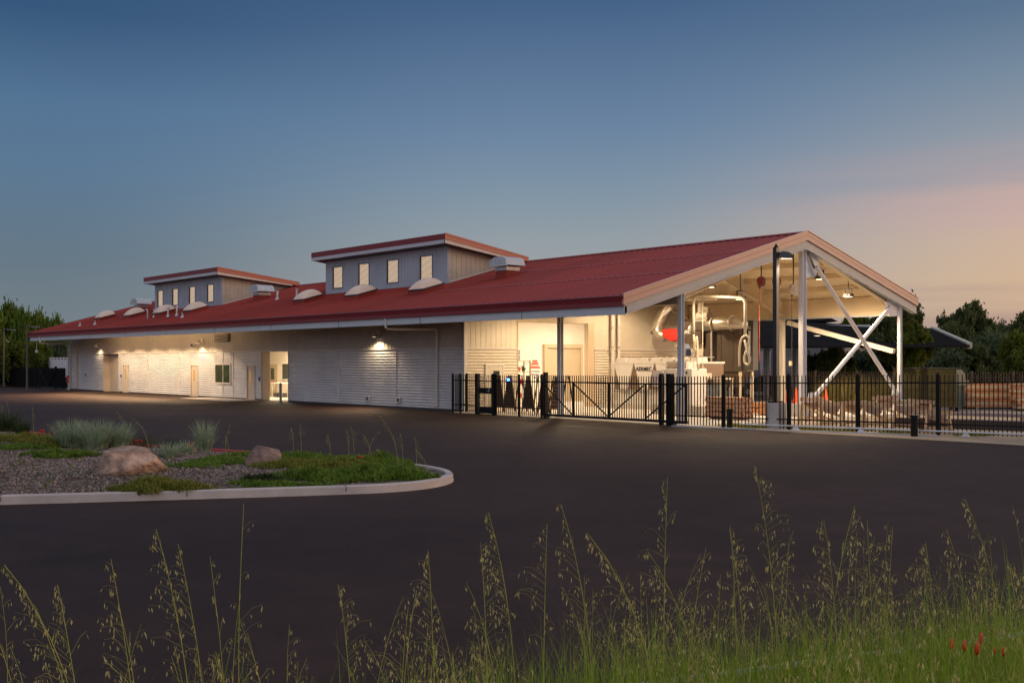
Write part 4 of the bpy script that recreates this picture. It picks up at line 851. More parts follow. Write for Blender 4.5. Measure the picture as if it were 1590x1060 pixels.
for x in (.25,Ld-.3):
    for y in (.25,1.4): MB().tube([(x-.06,y,.11),(x+.06,y,.11)],.11,12).build('wheel',DARK,o,world=False)
# cones
for i,(px,py,lab) in enumerate(((1218,612,'small orange cone left of the ridge column, leftmost cone'),(1236,613,'orange cone just left of the ridge column'),(1282,616,'orange cone right of the ridge column behind the trestles'))):
    d_=60-2*i; x,y=at(px,d_); s_=1.1
    o=thing('traffic_cone',lab,'traffic cone',(x,y,.0),group='orange cones behind the trestles')
    MB().tube([(x,y,.05),(x,y,.95*s_)],[.22,.03],16).build('cone_body',ORANGE,o); MB().box(x-.27,y-.27,0,x+.27,y+.27,.05).build('cone_base',ORANGE,o)
# ---------------------------------------------------------------- far canopy shed and grey building
def pt(px,py,d):
    x,y=at(px,d); return Vector((x,y,CAM[2]-(py-561.4)/1700*d))
o=thing('carport','dark open carport with pale edge trim beyond the yard','carport',(*at(1350,78),0))
DECK=mat('dark_ribbed_deck',(.022,.022,.022),1,0,.2,2,spec=0)
a0,a1,a2,a3=pt(1120,497,80),pt(1448,513,80),pt(1506,539,70),pt(1120,541,66)
th=Vector((0,0,.16))
m=MB(); q=[a0,a1,a2,a3]; m.v+=[tuple(v) for v in q]+[tuple(v+th) for v in q]; m.f+=[(0,1,2,3),(7,6,5,4),(0,4,5,1),(1,5,6,2),(2,6,7,3),(3,7,4,0)]; m.build('roof_deck',DECK,o)
m=MB()
for i in range(1,10):
    t_=i/10; m.bar(a0.lerp(a3,t_)-Vector((0,0,.08)),a1.lerp(a2,t_)-Vector((0,0,.08)),.06,.14)
m.build('deck_purlins',DARK,o)
MB().bar(a1+Vector((0,0,.1)),a2+Vector((0,0,.1)),.3,.36).build('edge_trim',mat('pale_green_grey_trim',(.48,.47,.36)),o)
MB().bar(pt(1247,508,79),pt(1362,507,79),.2,.3).build('front_trim',BEAM,o)
for px in (1190,1235,1413): p=pt(px,560,72); MB().box(p.x-.14,p.y-.14,0,p.x+.14,p.y+.14,3.9).build('carport_post',mat('grey_carport_post',(.26,.30,.34)),o)
for px,py in ((1180,524),(1262,523),(1290,538)):
    p=pt(px,py,73); k=MB().box(p.x-.45,p.y-.2,p.z,p.x+.45,p.y+.2,p.z+.08).build('strip_lamp',emat('dim_lamp_lens',(1,.75,.45),2.2),o)
o=thing('distant_shed','dark pitched roof rising just behind the carport','shed',(*at(1275,90),0))
p=[pt(1240,482,92),pt(1262,480,92),pt(1302,499,92),pt(1240,499,92)]
m=MB(); b_=Vector((FW[0],FW[1],0))*6; m.v+=[tuple(v) for v in p]+[tuple(v+b_) for v in p]; m.f+=[(0,1,2,3),(7,6,5,4),(0,4,5,1),(1,5,6,2),(2,6,7,3),(3,7,4,0)]; m.build('shed_roof',DECK,o)
x,y=at(1275,95); MB().box(x-3,y-1,0,x+3,y+2,4.5).build('shed_wall',mat('dim_grey_wall',(.20,.19,.19)),o)
o=thing('grey_warehouse','low grey warehouse with one pale panelled door behind the far fence','building',(*at(1200,96),0))
def slab(pts,z0,z1,d,m_,name,par):
    (x0,y0),(x1,y1)=pts; n=Vector((y1-y0,-(x1-x0),0)).normalized()*(-d); m=MB()
    m.v+=[(x0,y0,z0),(x1,y1,z0),(x1+n.x,y1+n.y,z0),(x0+n.x,y0+n.y,z0),(x0,y0,z1),(x1,y1,z1),(x1+n.x,y1+n.y,z1),(x0+n.x,y0+n.y,z1)]
    m.f+=[(0,3,2,1),(4,5,6,7),(0,1,5,4),(1,2,6,5),(2,3,7,6),(3,0,4,7)]; return m.build(name,m_,par)
slab((at(1085,96),at(1345,96)),0,3.6,8,mat('grey_warehouse_wall',(.17,.165,.18),.7,0,.08,.5),'warehouse_wall',o)
slab((at(1180,95.8),at(1197,95.8)),.8,3.3,.15,mat('pale_panel_door',(.42,.34,.33)),'panel_door',o)
p=at(1230,95.9); k=MB().box(p[0]-.2,p[1]-.2,2.05,p[0]+.2,p[1]+.1,2.45).build('lit_wall_lamp',emat('dim_orange_lens',(1,.6,.25),1.2),o)
# parked car behind the posts
def car(x,y,rz,label,m_,L_=4.4):
    o=thing('parked_car',label,'car',(x,y,0),rz)
    MB().prism([(-L_/2,.35),(-L_/2,.85),(-L_*.28,.95),(-L_*.16,1.42),(L_*.2,1.42),(L_*.34,.95),(L_/2,.85),(L_/2,.35)],'y',-.85,.85).build('body',m_,o,world=False,bevel=.05)
    MB().prism([(-L_*.25,.98),(-L_*.145,1.37),(L_*.185,1.37),(L_*.30,.98)],'y',-.86,.86).build('side_window',GLASS,o,world=False)
    for sx in (-1,1):
        for sy in (-1,1):
            k=MB().tube([(sx*L_*.31,sy*.70,.33),(sx*L_*.31,sy*.88,.33)],.33,18).build('wheel',DARK,o,world=False); MB().tube([(sx*L_*.31,sy*.881,.33),(sx*L_*.31,sy*.89,.33)],.2,14).build('rim',GALV,k,world=False)
    for sy in (-.6,.6): MB().box(-L_/2-.01,sy-.15,.62,-L_/2+.02,sy+.15,.76).build('headlight',SIGNW,o,world=False)
for px,d_,lab,m_ in ((1188,76,'dark car parked behind the far fence, left of the rear column',mat('dark_green_car',(.02,.035,.03),.3)),(1118,78,'dark blue car glimpsed below the dust collector',mat('dark_blue_car',(.02,.025,.05),.3)),(1228,78,'silver car parked behind the far fence by the ridge column',mat('silver_car',(.3,.32,.34),.3,.4))):
    x,y=at(px,d_); car(x,y,math.atan2(RX[1],RX[0]),lab,m_)
# ---------------------------------------------------------------- left background vehicles and lamp posts
x,y=-66.0,3.2
o=thing('utility_truck','white high-sided utility truck body behind the far left fence','truck',(x,y,0),0)
MB().box(-69.0,2.2,.9,-61.4,4.6,2.62).build('cargo_body',mat('truck_white',(.60,.60,.62)),o,bevel=.03)
m=MB(); m.box(-69.0,2.2,2.72,-61.4,2.26,2.80)
for i in range(9): m.box(-69+i*.94,2.2,2.62,-68.94+i*.94,2.26,2.74)
m.build('roof_rack',SIGNW,o); MB().box(-61.4,2.25,.5,-61.25,4.55,2.75).build('tail_frame',SIGNW,o); MB().box(-61.22,2.2,.4,-61.12,2.3,1.9).build('blue_marker_pole',BLUEP,o)
MB().box(-71.5,2.3,.5,-69.1,4.5,2.1).build('cab',mat('truck_white',(.6,.6,.6)),o,bevel=.08); MB().box(-71.3,2.28,1.3,-69.6,2.299,1.95).build('cab_window',GLASS,o); MB().box(-71.4,2.3,.35,-61.5,4.5,.9).build('chassis',DARK,o)
for xx in (-70.3,-63.2,-64.6): MB().tube([(xx,2.15,.45),(xx,2.5,.45)],.45,18).build('wheel',DARK,o)
o=thing('white_trailer','pale blue and white trailer right of the utility truck','trailer',(-60.5,9,0)); MB().box(-64.5,9,.6,-59,11.4,2.3).build('trailer_body',mat('pale_blue_white',(.40,.48,.54)),o,bevel=.05); MB().box(-64.5,8.97,2.302,-59,11.42,2.42).build('trailer_roof',mat('sky_blue_trim',(.25,.45,.6)),o); MB().tube([(-62,8.9,.4),(-62,9.2,.4)],.4,16).build('wheel',DARK,o)
o=thing('compact_tractor','red compact tractor with dark roll frame by the far building corner','tractor',(-57.5,2.2,0))
MB().box(-58.6,1.7,.5,-56.9,2.7,1.15).prism([(1.75,1.15),(2.65,1.15),(2.55,1.45),(1.85,1.45)],'x',-58.6,-57.7).build('tractor_body',mat('dull_red',(.25,.02,.02)),o,bevel=.03)
MB().tube([(-57.3,1.7,.9),(-57.3,1.7,2.35),(-57.3,1.8,2.45),(-57.3,2.6,2.45),(-57.3,2.7,2.35),(-57.3,2.7,.9)],.045,8).tube([(-58.3,1.7,.9),(-58.3,1.7,2.3),(-57.3,1.7,2.4)],.045,8).build('roll_frame',DARK,o)
for xx,r_ in ((-58.4,.35),(-57.2,.5)): 
    for yy in (1.5,2.75): MB().tube([(xx,yy,r_),(xx,yy+.2,r_)],r_,18).build('wheel',DARK,o)
def farpost(px,d_,ztop,lab,arm):
    x,y=at(px,d_); o=thing('lamp_post',lab,'lamp post',(x,y,0)); k=MB().cyl(x,y,0,ztop,.09,.07,n=8).build('pole',mat('grey_brown_pole',(.10,.085,.07)),o)
    e=(x+RX[0]*arm,y+RX[1]*arm,ztop-.12); MB().bar((x,y,ztop-.1),e,.07).build('arm',DARK,k)
    MB().bar((e[0]-RX[0]*.1,e[1]-RX[1]*.1,ztop-.16),(e[0]+RX[0]*.55,e[1]+RX[1]*.55,ztop-.2),.3,.10).build('lamp_head',mat('grey_lamp_head',(.16,.16,.17)),k)
farpost(6,104,5.6,'left grey lamp post among the trees, nearer the picture edge',.5); farpost(42,92,5.5,'dark lamp post rising in front of the white truck',.5)
o=thing('small_barn','small red and white barn wall at the left picture edge','barn',(*at(-8,115),0)); x,y=at(-8,115); MB().box(x-2,y-2,0,x+1,y+2,3.6).build('barn_wall',mat('barn_red',(.22,.04,.03)),o); MB().prism([(y-2.3,3.6),(y+2.3,3.6),(y,5.3)],'x',x-2.2,x+1.2).build('barn_roof',SIGNW,o)
# ---------------------------------------------------------------- island bed
def catmull(P,n=8):
    o=[]
    for i in range(len(P)-1):
        p0,p1,p2,p3=[Vector((*q,0)) for q in (P[max(i-1,0)],P[i],P[i+1],P[min(i+2,len(P)-1)])]
        for k in range(n):
            t=k/n; o.append(.5*((2*p1)+(-p0+p2)*t+(2*p0-5*p1+4*p2-p3)*t*t+(-p0+3*p1-3*p2+p3)*t*t*t))
    o.append(Vector((*P[-1],0))); return o
KP=[(17.5,-35.5),(20.2,-30.3),(21.86,-27.07),(22.71,-25.43),(24.1,-22.56),(24.68,-21.05),(24.52,-19.85),(23.70,-18.88),(22.3,-18.4),(20.2,-18.5),(16.2,-19.5),(11.5,-20.7),(3.3,-21.3),(-8,-22.0),(-20,-23)]
path=catmull(KP)
inner=[]
for i,p in enumerate(path):
    d=(path[min(i+1,len(path)-1)]-path[max(i-1,0)]).normalized(); inner.append(p+Vector((-d.y,d.x,0))*.16)
KERB=mat('kerb_concrete',(.46,.41,.385),.85,0,.10,3,.25,50,var2=.10,s2=.7)
def kerb(idx0,idx1,m_,name,h=.15):
    m=MB()
    for i in range(idx0,idx1+1):
        p,q=path[i],inner[i]; n=(q-p)*.12
        m.v+=[(p.x,p.y,-.02),(p.x+n.x,p.y+n.y,h-.02),(p.x+2*n.x,p.y+2*n.y,h),(q.x,q.y,h),(q.x,q.y,-.02)]
    for i in range(idx1-idx0):
        for k in range(4): a=i*5+k; m.f.append((a,a+1,a+6,a+5))
    return m.build(name,m_,None,fix=False)
nf=len(path); split=8*9
struct(kerb(0,split,KERB,'kerb')); 
struct(kerb(split,nf-1,mat('red_painted_kerb',(.50,.035,.04),.6,0,.12,4),'kerb_red'))
m=MB()
cum=0
for i in range(1,split):
    s0=cum; cum+=(path[i]-path[i-1]).length
    if int(s0/3.05)!=int(cum/3.05):
        p,q=path[i],inner[i]; d=(path[i]-path[i-1]).normalized(); n=(q-p)
        o_=-n*.02; m.bar(p+o_+Vector((0,0,.05)),p+o_+Vector((0,0,.132)),.012,.012); m.bar(p+o_+Vector((0,0,.154)),q+Vector((0,0,.154)),.014,.006)
struct(m.build('kerb_joints',DARK,None))
poly=[p.xy for p in inner]+[Vector((-20,-45)),Vector((14,-45))]
def inside(x,y,P=poly):
    c=False; j=len(P)-1
    for i in range(len(P)):
        if (P[i].y>y)!=(P[j].y>y) and x<(P[j].x-P[i].x)*(y-P[i].y)/(P[j].y-P[i].y)+P[i].x: c=not c
        j=i
    return c
def dist_edge(x,y):
    b=1e9; v=Vector((x,y))
    for i in range(0,len(inner)-1,2):
        a=inner[i].xy; c=inner[min(i+2,len(inner)-1)].xy; ab=c-a; t=max(0,min(1,(v-a).dot(ab)/ab.length_squared)); b=min(b,(v-(a+ab*t)).length)
    return b
def bed_z(x,y):
    d=dist_edge(x,y); t=min(1,d/2.2); return .115+.17*t*t*(3-2*t)+.02*mnoise.noise(Vector((x*1.5,y*1.5,0)))
m=MB(); idx={}; st=.3
gx=[-14+st*i for i in range(int(39/st))]; gy=[-40+st*j for j in range(int(22.2/st))]
for i,x in enumerate(gx):
    for j,y in enumerate(gy):
        if inside(x,y): idx[(i,j)]=len(m.v); m.v.append((x,y,bed_z(x,y)))
for (i,j) in list(idx):
    q=[(i,j),(i+1,j),(i+1,j+1),(i,j+1)]
    if all(k in idx for k in q): m.f.append(tuple(idx[k] for k in q))
bed=struct(m.build('mulch_bed',MULCH,None,smooth=True,fix=False))
fl=MB(); n=len(inner); fl.v+=[(p.x,p.y,.105) for p in inner]+[(-20,-45,.105),(14,-45,.105)]; fl.f.append(tuple(range(len(fl.v)))); struct(fl.build('mulch_base',MULCH,None,fix=False))
def gpb(px,py): 
    x,y=gp(px,py,.24); return x,y,(bed_z(x,y) if inside(x,y) else .12)
m=MB(); r=random.Random(11)
for i in range(15000):
    px=r.uniform(-20,560); py=r.uniform(700,770)
    x,y=gp(px,py,.2)
    if not inside(x,y): continue
    z=bed_z(x,y)+.008; a=r.uniform(0,6.28); l=r.uniform(.015,.05); w_=r.uniform(.006,.016); dx,dy=math.cos(a),math.sin(a); tl=r.uniform(-.012,.02)
    m.quad((x-dx*l-dy*w_,y-dy*l+dx*w_,z-tl),(x-dx*l+dy*w_,y-dy*l-dx*w_,z-tl),(x+dx*l+dy*w_,y+dy*l-dx*w_,z+tl+.004),(x+dx*l-dy*w_,y+dy*l+dx*w_,z+tl+.008))
tag(m.build('wood_chips',CHIPM,None,fix=False),'scattered brown bark chips over the island bed','bark chips',kind='stuff')
# boulders
def boulder(px,py,sx,sy,sz,label,m_,seed,name='boulder',rot=0):
    x,y,z=gpb(px,py); import bmesh
    bm=bmesh.new(); bmesh.ops.create_icosphere(bm,subdivisions=5,radius=1)
    r=random.Random(seed); planes=[(Vector((r.gauss(0,1),r.gauss(0,1),r.gauss(0,.8))).normalized(),r.uniform(.60,.88)) for _ in range(22)]
    for v in bm.verts:
        c=v.co.copy()
        for nrm,d_ in planes:
            k=c.dot(nrm)
            if k>d_: c-=nrm*(k-d_)*.97
        c*=1+.05*mnoise.noise(c*2+Vector((seed,0,0)))+.03*mnoise.noise(c*6)+.012*mnoise.noise(c*18)
        c+=c.normalized()*.035*abs(mnoise.noise(c*9+Vector((0,seed,0))))
        v.co=Vector((c.x*sx,c.y*sy,c.z*sz*(1-.30*c.x)))
    me=bpy.data.meshes.new(name); bm.to_mesh(me); bm.free(); me.materials.append(m_)
    o=bpy.data.objects.new(name,me); COL.objects.link(o); o.location=(x-.25,y+.25,z+sz*.38); o.rotation_euler=(0,0,rot); tag(o,label,name,'boulders in the island bed'); return o
boulder(196,739,.74,.50,.43,'large tan sandstone boulder with a sloping right side in the island bed',ROCKM,5,rot=R(50))
boulder(405,727,.42,.34,.36,'smaller grey-brown boulder amid green groundcover',ROCKG,9,rot=R(40))
# ---------------------------------------------------------------- plants
def blade(m,x,y,z,h,lean,ang,w_,segs=3):
    ca,sa=math.cos(ang),math.sin(ang); n=len(m.v); pa=ang+1.57; wx,wy=math.cos(pa)*w_/2,math.sin(pa)*w_/2
    for k in range(segs+1):
        t=k/segs; s_=lean*t*t; q=(1-t)**.6 if k<segs else 0.08
        m.v.append((x+ca*s_-wx*q,y+sa*s_-wy*q,z+h*t*(1-.18*t*min(1,lean/max(h,.01))))); m.v.append((x+ca*s_+wx*q,y+sa*s_+wy*q,z+h*t*(1-.18*t*min(1,lean/max(h,.01)))))
    for k in range(segs): a=n+2*k; m.f.append((a,a+1,a+3,a+2))
FESC=leafmat('blue_fescue_leaf',(.14,.20,.11),(.46,.54,.36),9)
GRN=leafmat('fresh_green_leaf',(.06,.12,.012),(.20,.30,.035),5)
YGR=leafmat('olive_leaf',(.11,.13,.015),(.28,.28,.05),5)
DGR=leafmat('dark_green_leaf',(.02,.035,.012),(.06,.085,.022),5)
def tuft(px,py,rad,h,n,label,m_,seed,name='fescue_tuft',cat='ornamental grass',wd=.019,spread=.55):
    x,y,z=gpb(px,py); r=random.Random(seed); m=MB(); n=int(n*.62)
    for i in range(n):
        a=r.uniform(0,6.28); q=rad*.5*math.sqrt(r.random()); hh=h*r.uniform(.45,1.12)
        blade(m,q*math.cos(a),q*math.sin(a),-.02,hh,r.uniform(.1,1)*spread*h*1.4,a+r.gauss(0,.5),wd*r.uniform(.7,1.3),4)
    o=m.build(name,m_,None,fix=False); o.location=(x,y,z); tag(o,label,cat); return o
tuft(110,697,.55,.72,900,'leftmost blue-green fescue clump of the big patch',FESC,1); tuft(150,700,.55,.78,900,'middle and tallest blue-green fescue clump of the big patch',FESC,2); tuft(183,698,.5,.66,800,'right blue-green fescue clump just behind the tan boulder',FESC,3)
tuft(318,701,.32,.80,420,'lone upright silvery grass tuft left of the grey boulder',FESC,4,spread=.35); tuft(262,712,.35,.38,350,'low silvery grass tuft right of the tan boulder',FESC,5,spread=.8); tuft(290,706,.3,.36,260,'small silvery tuft between the boulders',FESC,8,spread=.8)
tuft(12,664,.6,.75,600,'green grass clump at the left picture edge',DGR,6); tuft(35,668,.4,.5,350,'small green grass clump near the left edge',DGR,7)
tuft(215,693,.8,.42,500,'dark spiky grass patch behind the fescue, by the red kerb',DGR,12,spread=.5,wd=.006); tuft(262,697,.7,.38,450,'dark spiky grass patch behind the low silvery tuft',DGR,13,wd=.006); tuft(75,682,.6,.35,350,'dark spiky grass patch at the left by the red kerb',DGR,14,wd=.006)
def cover(px,py,rx_,ry_,h,n,label,m_,seed,name='groundcover_plant',ls=.035):
    x,y,z=gpb(px,py); r=random.Random(seed); m=MB(); ph=[r.uniform(0,6.28) for _ in range(3)]
    ca,sa=RX
    for i in range(n):
        a=r.uniform(0,6.28); q=math.sqrt(r.random()); k=1+.25*math.sin(3*a+ph[0])+.15*math.sin(7*a+ph[1])
        u=q*rx_*k*math.cos(a); v=q*ry_*k*math.sin(a); X=u*ca-v*sa; Y=u*sa+v*ca
        bz=(bed_z(x+X,y+Y) if inside(x+X,y+Y) else z)-z
        hh=h*(1-q**2*.7)*r.random()**.6*(.7+.6*mnoise.noise(Vector((X*3,Y*3,seed)))+.3); s_=ls*r.uniform(.6,1.5); t=Vector((r.gauss(0,1),r.gauss(0,1),r.uniform(.1,1.6))).normalized()
        if t.z>.0 and r.random()<.6:
            blade(m,X,Y,bz+max(0,hh-.04),s_*2.6,s_*1.6,r.uniform(0,6.28),s_*.45,2); continue
        b1_=t.orthogonal().normalized()*s_*.5; b2_=t.cross(b1_).normalized()*s_; c=Vector((X,Y,bz+hh))
        m.quad(c-b2_,c+b1_,c+b2_,c-b1_)
    o=m.build(name,m_,None,fix=False); o.location=(x,y,z); tag(o,label,'plant'); return o
cover(240,752,.62,.32,.22,2600,'ferny green plant at the foot of the tan boulder',YGR,1); cover(95,712,.75,.4,.17,2200,'bright green mat left of the tan boulder',GRN,2)
cover(35,688,1.0,.7,.22,2600,'olive green shrubby mat at the left of the bed',YGR,3); cover(85,697,.7,.4,.2,1600,'olive mat in front of the fescue patch',YGR,31)
cover(340,722,.75,.55,.12,1700,'thin green patch left of the grey boulder',GRN,4,ls=.03); cover(455,728,.7,.5,.14,1900,'yellowish green mat right of the grey boulder',YGR,5); cover(500,738,.8,.45,.20,2600,'dense green groundcover near the front kerb',GRN,6)
cover(560,722,1.0,.6,.20,3000,'dense green groundcover toward the rounded island tip',GRN,7); cover(590,735,.85,.5,.22,3000,'lush green clump beside the curving kerb',GRN,8); cover(600,715,.5,.35,.30,1600,'bushy dark green clump at the back of the island tip',GRN,9)
cover(630,733,.6,.4,.18,2600,'green groundcover filling the island tip',GRN,10); cover(400,712,.9,.5,.14,1600,'green strip behind the grey boulder',GRN,11,ls=.03); cover(480,714,.9,.5,.16,1900,'green strip along the back kerb',GRN,12); cover(405,741,.4,.15,.14,500,'little green tuft hugging the grey boulder',DGR,13)
cover(250,750,.8,.42,.20,2400,'broad ferny plant in front of the tan boulder, near the kerb',YGR,41); cover(300,728,.6,.4,.10,900,'low weeds between the two boulders',GRN,42,ls=.03)
cover(430,745,.9,.22,.10,1300,'thin green edge of weeds along the front kerb',GRN,43,ls=.03); cover(520,727,1.1,.5,.16,2600,'yellow-green mat in the middle of the island end',YGR,44); cover(20,700,.8,.5,.15,1400,'sparse green mat at the far left of the bed',GRN,45,ls=.03)
m=MB(); r=random.Random(77)
for i in range(260):
    px=r.uniform(0,500); py=r.uniform(705,764); x,y=gp(px,py,.24)
    if not inside(x,y): continue
    z=bed_z(x,y)
    for k in range(r.randint(3,9)): blade(m,x+r.gauss(0,.03),y+r.gauss(0,.03),z-.01,r.uniform(.03,.11),r.uniform(.01,.06),r.uniform(0,6.28),.012,2)
tag(m.build('small_weeds',GRN,None,fix=False),'tiny green weeds sprouting through the bark of the island bed','weeds',kind='stuff')
# small red flowers on the bed
m=MB()
r=random.Random(5)
for px,py in ((67,672),(213,689),(296,699),(300,700),(64,671),(210,688),(218,690),(560,722)):
    x,y,z=gpb(px,py); 
    for k in range(5): a=r.uniform(0,6.28); m.tube([(x+.04*math.cos(a),y+.04*math.sin(a),z+.12+.03*r.random()),(x+.05*math.cos(a),y+.05*math.sin(a),z+.18+.03*r.random())],[.015,.03],6)
tag(m.build('red_flowers',REDP,None),'scattered small red blossoms beside the red kerb','flowers',kind='stuff')
# ---------------------------------------------------------------- near bank with wild oats
def bank_z(x,y):
    dx,dy=x-CAM[0],y-CAM[1]; f=dx*FW[0]+dy*FW[1]; rr=dx*RX[0]+dy*RX[1]
    e=edge(rr); t=max(0,min(1,(e-f)/4.5)); return .10+.55*t*t*(3-2*t)+.02*mnoise.noise(Vector((x*1.3,y*1.3,3)))
def edge(rr): return 8.35+(rr-2.25)*.43+(.02*(rr-2)**2 if rr>0 else 0)*0
def W(rr,f): return CAM[0]+rr*RX[0]+f*FW[0], CAM[1]+rr*RX[1]+f*FW[1]
m=MB(); nx,ny=60,26
for i in range(nx+1):
    for j in range(ny+1):
        rr=-14+28*i/nx; e=max(edge(rr),1.0)-.16; f=-6+(e+6)*j/ny; x,y=W(rr,f); m.v.append((x,y,bank_z(x,y)))
for i in range(nx):
    for j in range(ny): a=i*(ny+1)+j; m.f.append((a,a+1,a+ny+2,a+ny+1))
struct(m.build('grass_bank',mat('bank_soil',(.06,.055,.03),.95,0,.3,6,.6,30),None,smooth=True,fix=False))
m=MB(); n=60
for i in range(n+1):
    rr=-14+28*i/n; e=max(edge(rr),1.0); x0,y0=W(rr,e); x1,y1=W(rr,e-.16); m.v+=[(x0,y0,-.02),(x0,y0,.13),(x1,y1,.14),(x1,y1,-.02)]
for i in range(n):
    for k in range(3): a=4*i+k; m.f.append((a,a+1,a+5,a+4))
struct(m.build('near_kerb',mat('pale_kerb',(.36,.35,.34),.8,0,.1,5),None,fix=False))
GR1=leafmat('grass_blade',(.10,.18,.010),(.34,.47,.04),8,trans=.35)
GR2=leafmat('oat_stalk',(.24,.27,.04),(.50,.48,.12),8,trans=.2)
SEED=leafmat('oat_seed',(.32,.30,.07),(.66,.56,.25),10,trans=.3)
r=random.Random(21)
m=MB()
def dens(rr,f):
    u=rr/f*1700+795; return max(.2,min(.8,(u+260)/1500))
cnt=0
while cnt<30000:
    f=r.uniform(3.1,9.0); rr=r.uniform(-.55,.56)*f
    if f>edge(rr)-.18: continue
    u=rr/f
    if r.random()>dens(rr,f)**1.2: continue
    x,y=W(rr,f); z=bank_z(x,y)
    h=r.uniform(.08,.40)*(.6+.5*dens(rr,f))*(1 if r.random()<.72 else r.uniform(1.4,2.1))*(.75+.7*mnoise.noise(Vector((x*1.7,y*1.7,5)))+.2)
    blade(m,x,y,z-.02,h,r.uniform(.02,.5)*h,r.uniform(0,6.28),r.uniform(.004,.009),3); cnt+=1
tag(m.build('bank_grass',GR1,None,fix=False),'thick green grass along the bottom of the picture','grass',kind='stuff')
def oat(m,ms,x,y,z,h,lean,ang,r,rich=1.,stem_r=.0024):
    pts=[]; n=10; ca,sa=math.cos(ang),math.sin(ang)
    for k in range(n+1):
        t=k/n; s_=lean*t**2.4; wb=.012*math.sin(t*7+x*3)*t; pts.append(Vector((x+ca*s_+wb,y+sa*s_-wb,z+h*(t-.28*(lean/h)*t**4))))
    m.tube(pts,[stem_r*(1-.65*k/n) for k in range(n+1)],3,cap=False)
    for q in range(r.randint(1,3)): 
        p=pts[r.randint(1,5)]; blade(m,p.x,p.y,p.z,r.uniform(.08,.2),r.uniform(.03,.12),r.uniform(0,6.28),.006,3)
    nb=int((7+r.randint(0,5))*rich); side=1 if r.random()<.5 else -1
    for b in range(nb):
        t=.56+.43*(b+.5)/nb; k=min(n-1,int(t*n)); p=pts[k].lerp(pts[k+1],t*n-k); L_=(.03+.15*min(1,(1-t)/.3))*r.uniform(.4,1.25)
        a=ang+r.gauss(0,.9)+(0 if lean>.1*h or side>0 else math.pi); tip=p+Vector((math.cos(a)*L_*.7,math.sin(a)*L_*.7,L_*r.uniform(.1,.6)))
        m.tube([p,p.lerp(tip,.6)+Vector((0,0,L_*.12)),tip],[.0008,.0006,.0005],3,cap=False)
        for q in range(r.randint(2,4)):
            c=p.lerp(tip,r.uniform(.35,1)) if q else tip.copy(); c=c-Vector((0,0,r.uniform(.002,.014))); ln=r.uniform(.016,.030); w_=r.uniform(.0021,.0037); a2=r.uniform(0,6.28); dx,dy=math.cos(a2)*w_,math.sin(a2)*w_; of=Vector((r.gauss(0,.006),r.gauss(0,.006),0))
            ms.quad(c,c+of*.5+Vector((dx,dy,-ln*.45)),c+of+Vector((0,0,-ln)),c+of*.5+Vector((-dx,-dy,-ln*.45)))
m=MB(); ms=MB()
for i in range(900):
    f=r.uniform(3.6,8.6); u=r.uniform(-.50,.50); rr=u*f
    if mnoise.noise(Vector((u*9,f*.8,2)))<-.02: continue
    if f>edge(rr)-.2: continue
    if r.random()>max(.45,min(1,(u*1700+795+320)/1000)): continue
    x,y=W(rr,f); z=bank_z(x,y); h=r.uniform(.35,.85)+(r.uniform(.1,.5) if r.random()<.3 else 0)
    oat(m,ms,x,y,z,h,r.uniform(.03,.3)*h,r.uniform(0,6.28),r,rich=.65)
md=MB()
for i in range(2600):
    f=r.uniform(3.2,8.6); u=r.uniform(-.52,.52); rr=u*f
    if f>edge(rr)-.2 or r.random()>max(.15,min(1,(u*1700+795+250)/1300)): continue
    x,y=W(rr,f); z=bank_z(x,y); h=r.uniform(.15,.6); blade(md,x,y,z,h,r.uniform(.1,.7)*h,r.uniform(0,6.28),r.uniform(.003,.006),3)
tag(md.build('dry_grass',leafmat('dry_blade',(.24,.19,.06),(.50,.40,.17),8),None,fix=False),'straw coloured dry blades mixed into the foreground grass','grass',kind='stuff')
tag(m.build('oat_stems',GR2,None,fix=False),'thin wild oat stems rising from the foreground grass','wild oats',kind='stuff')
tag(ms.build('oat_seed_heads',SEED,None,fix=False),'pale drooping seed heads on the foreground wild oats','seed heads',kind='stuff')
# prominent single stalks: (pixel of the tip, distance, lean left/right in metres)
ST=[(370,782,5.0,.0,'tall bare stalk left of centre, the straightest'),(247,822,5.0,-.16,'nodding oat stalk left of the straight tall one'),(282,845,5.2,-.12,'slender oat stalk just right of the nodding one on the left'),(178,868,5.0,-.10,'oat stalk with drooping head in the left quarter'),(95,908,4.8,-.1,'short nodding oat stalk near the left edge'),(12,880,4.8,-.35,'arching oat stalk bending over at the left edge'),
(765,795,5.2,-.12,'oat stalk with a thin leaning tip near the middle'),(752,842,5.4,-.02,'upright seeded stalk left of the picture middle'),(843,812,5.0,.0,'straight stalk between the two leaning middle stalks'),(878,782,5.0,-.14,'leaning seeded stalk right of the middle'),(920,830,4.8,-.30,'long arching stalk bowing over right of the middle'),
(1030,740,5.4,.0,'very tall upright seeded stalk right of the middle'),(1178,722,5.0,-.1,'tallest seeded stalk of all, in the right half'),(1140,815,5.2,-.02,'seeded stalk left of the tallest one'),(1320,785,5.4,.12,'seeded stalk leaning right in the right half'),(1285,805,5.4,-.06,'bushy seeded stalk right of the tallest one'),(1445,842,5.2,-.03,'upright seeded stalk right of the bushy pair'),(1507,775,5.0,-.18,'tall nodding stalk near the right edge'),(1478,822,5.2,-.12,'nodding stalk just left of the one at the right edge'),(1575,872,5.0,-.05,'stalk touching the right picture edge'),(670,855,5.4,-.02,'thin stalk in the middle left with a pointed head'),(530,908,5.2,-.06,'small nodding stalk below the island tip'),(1380,818,5.4,.02,'fine bare stalk between the right-hand stalks')]
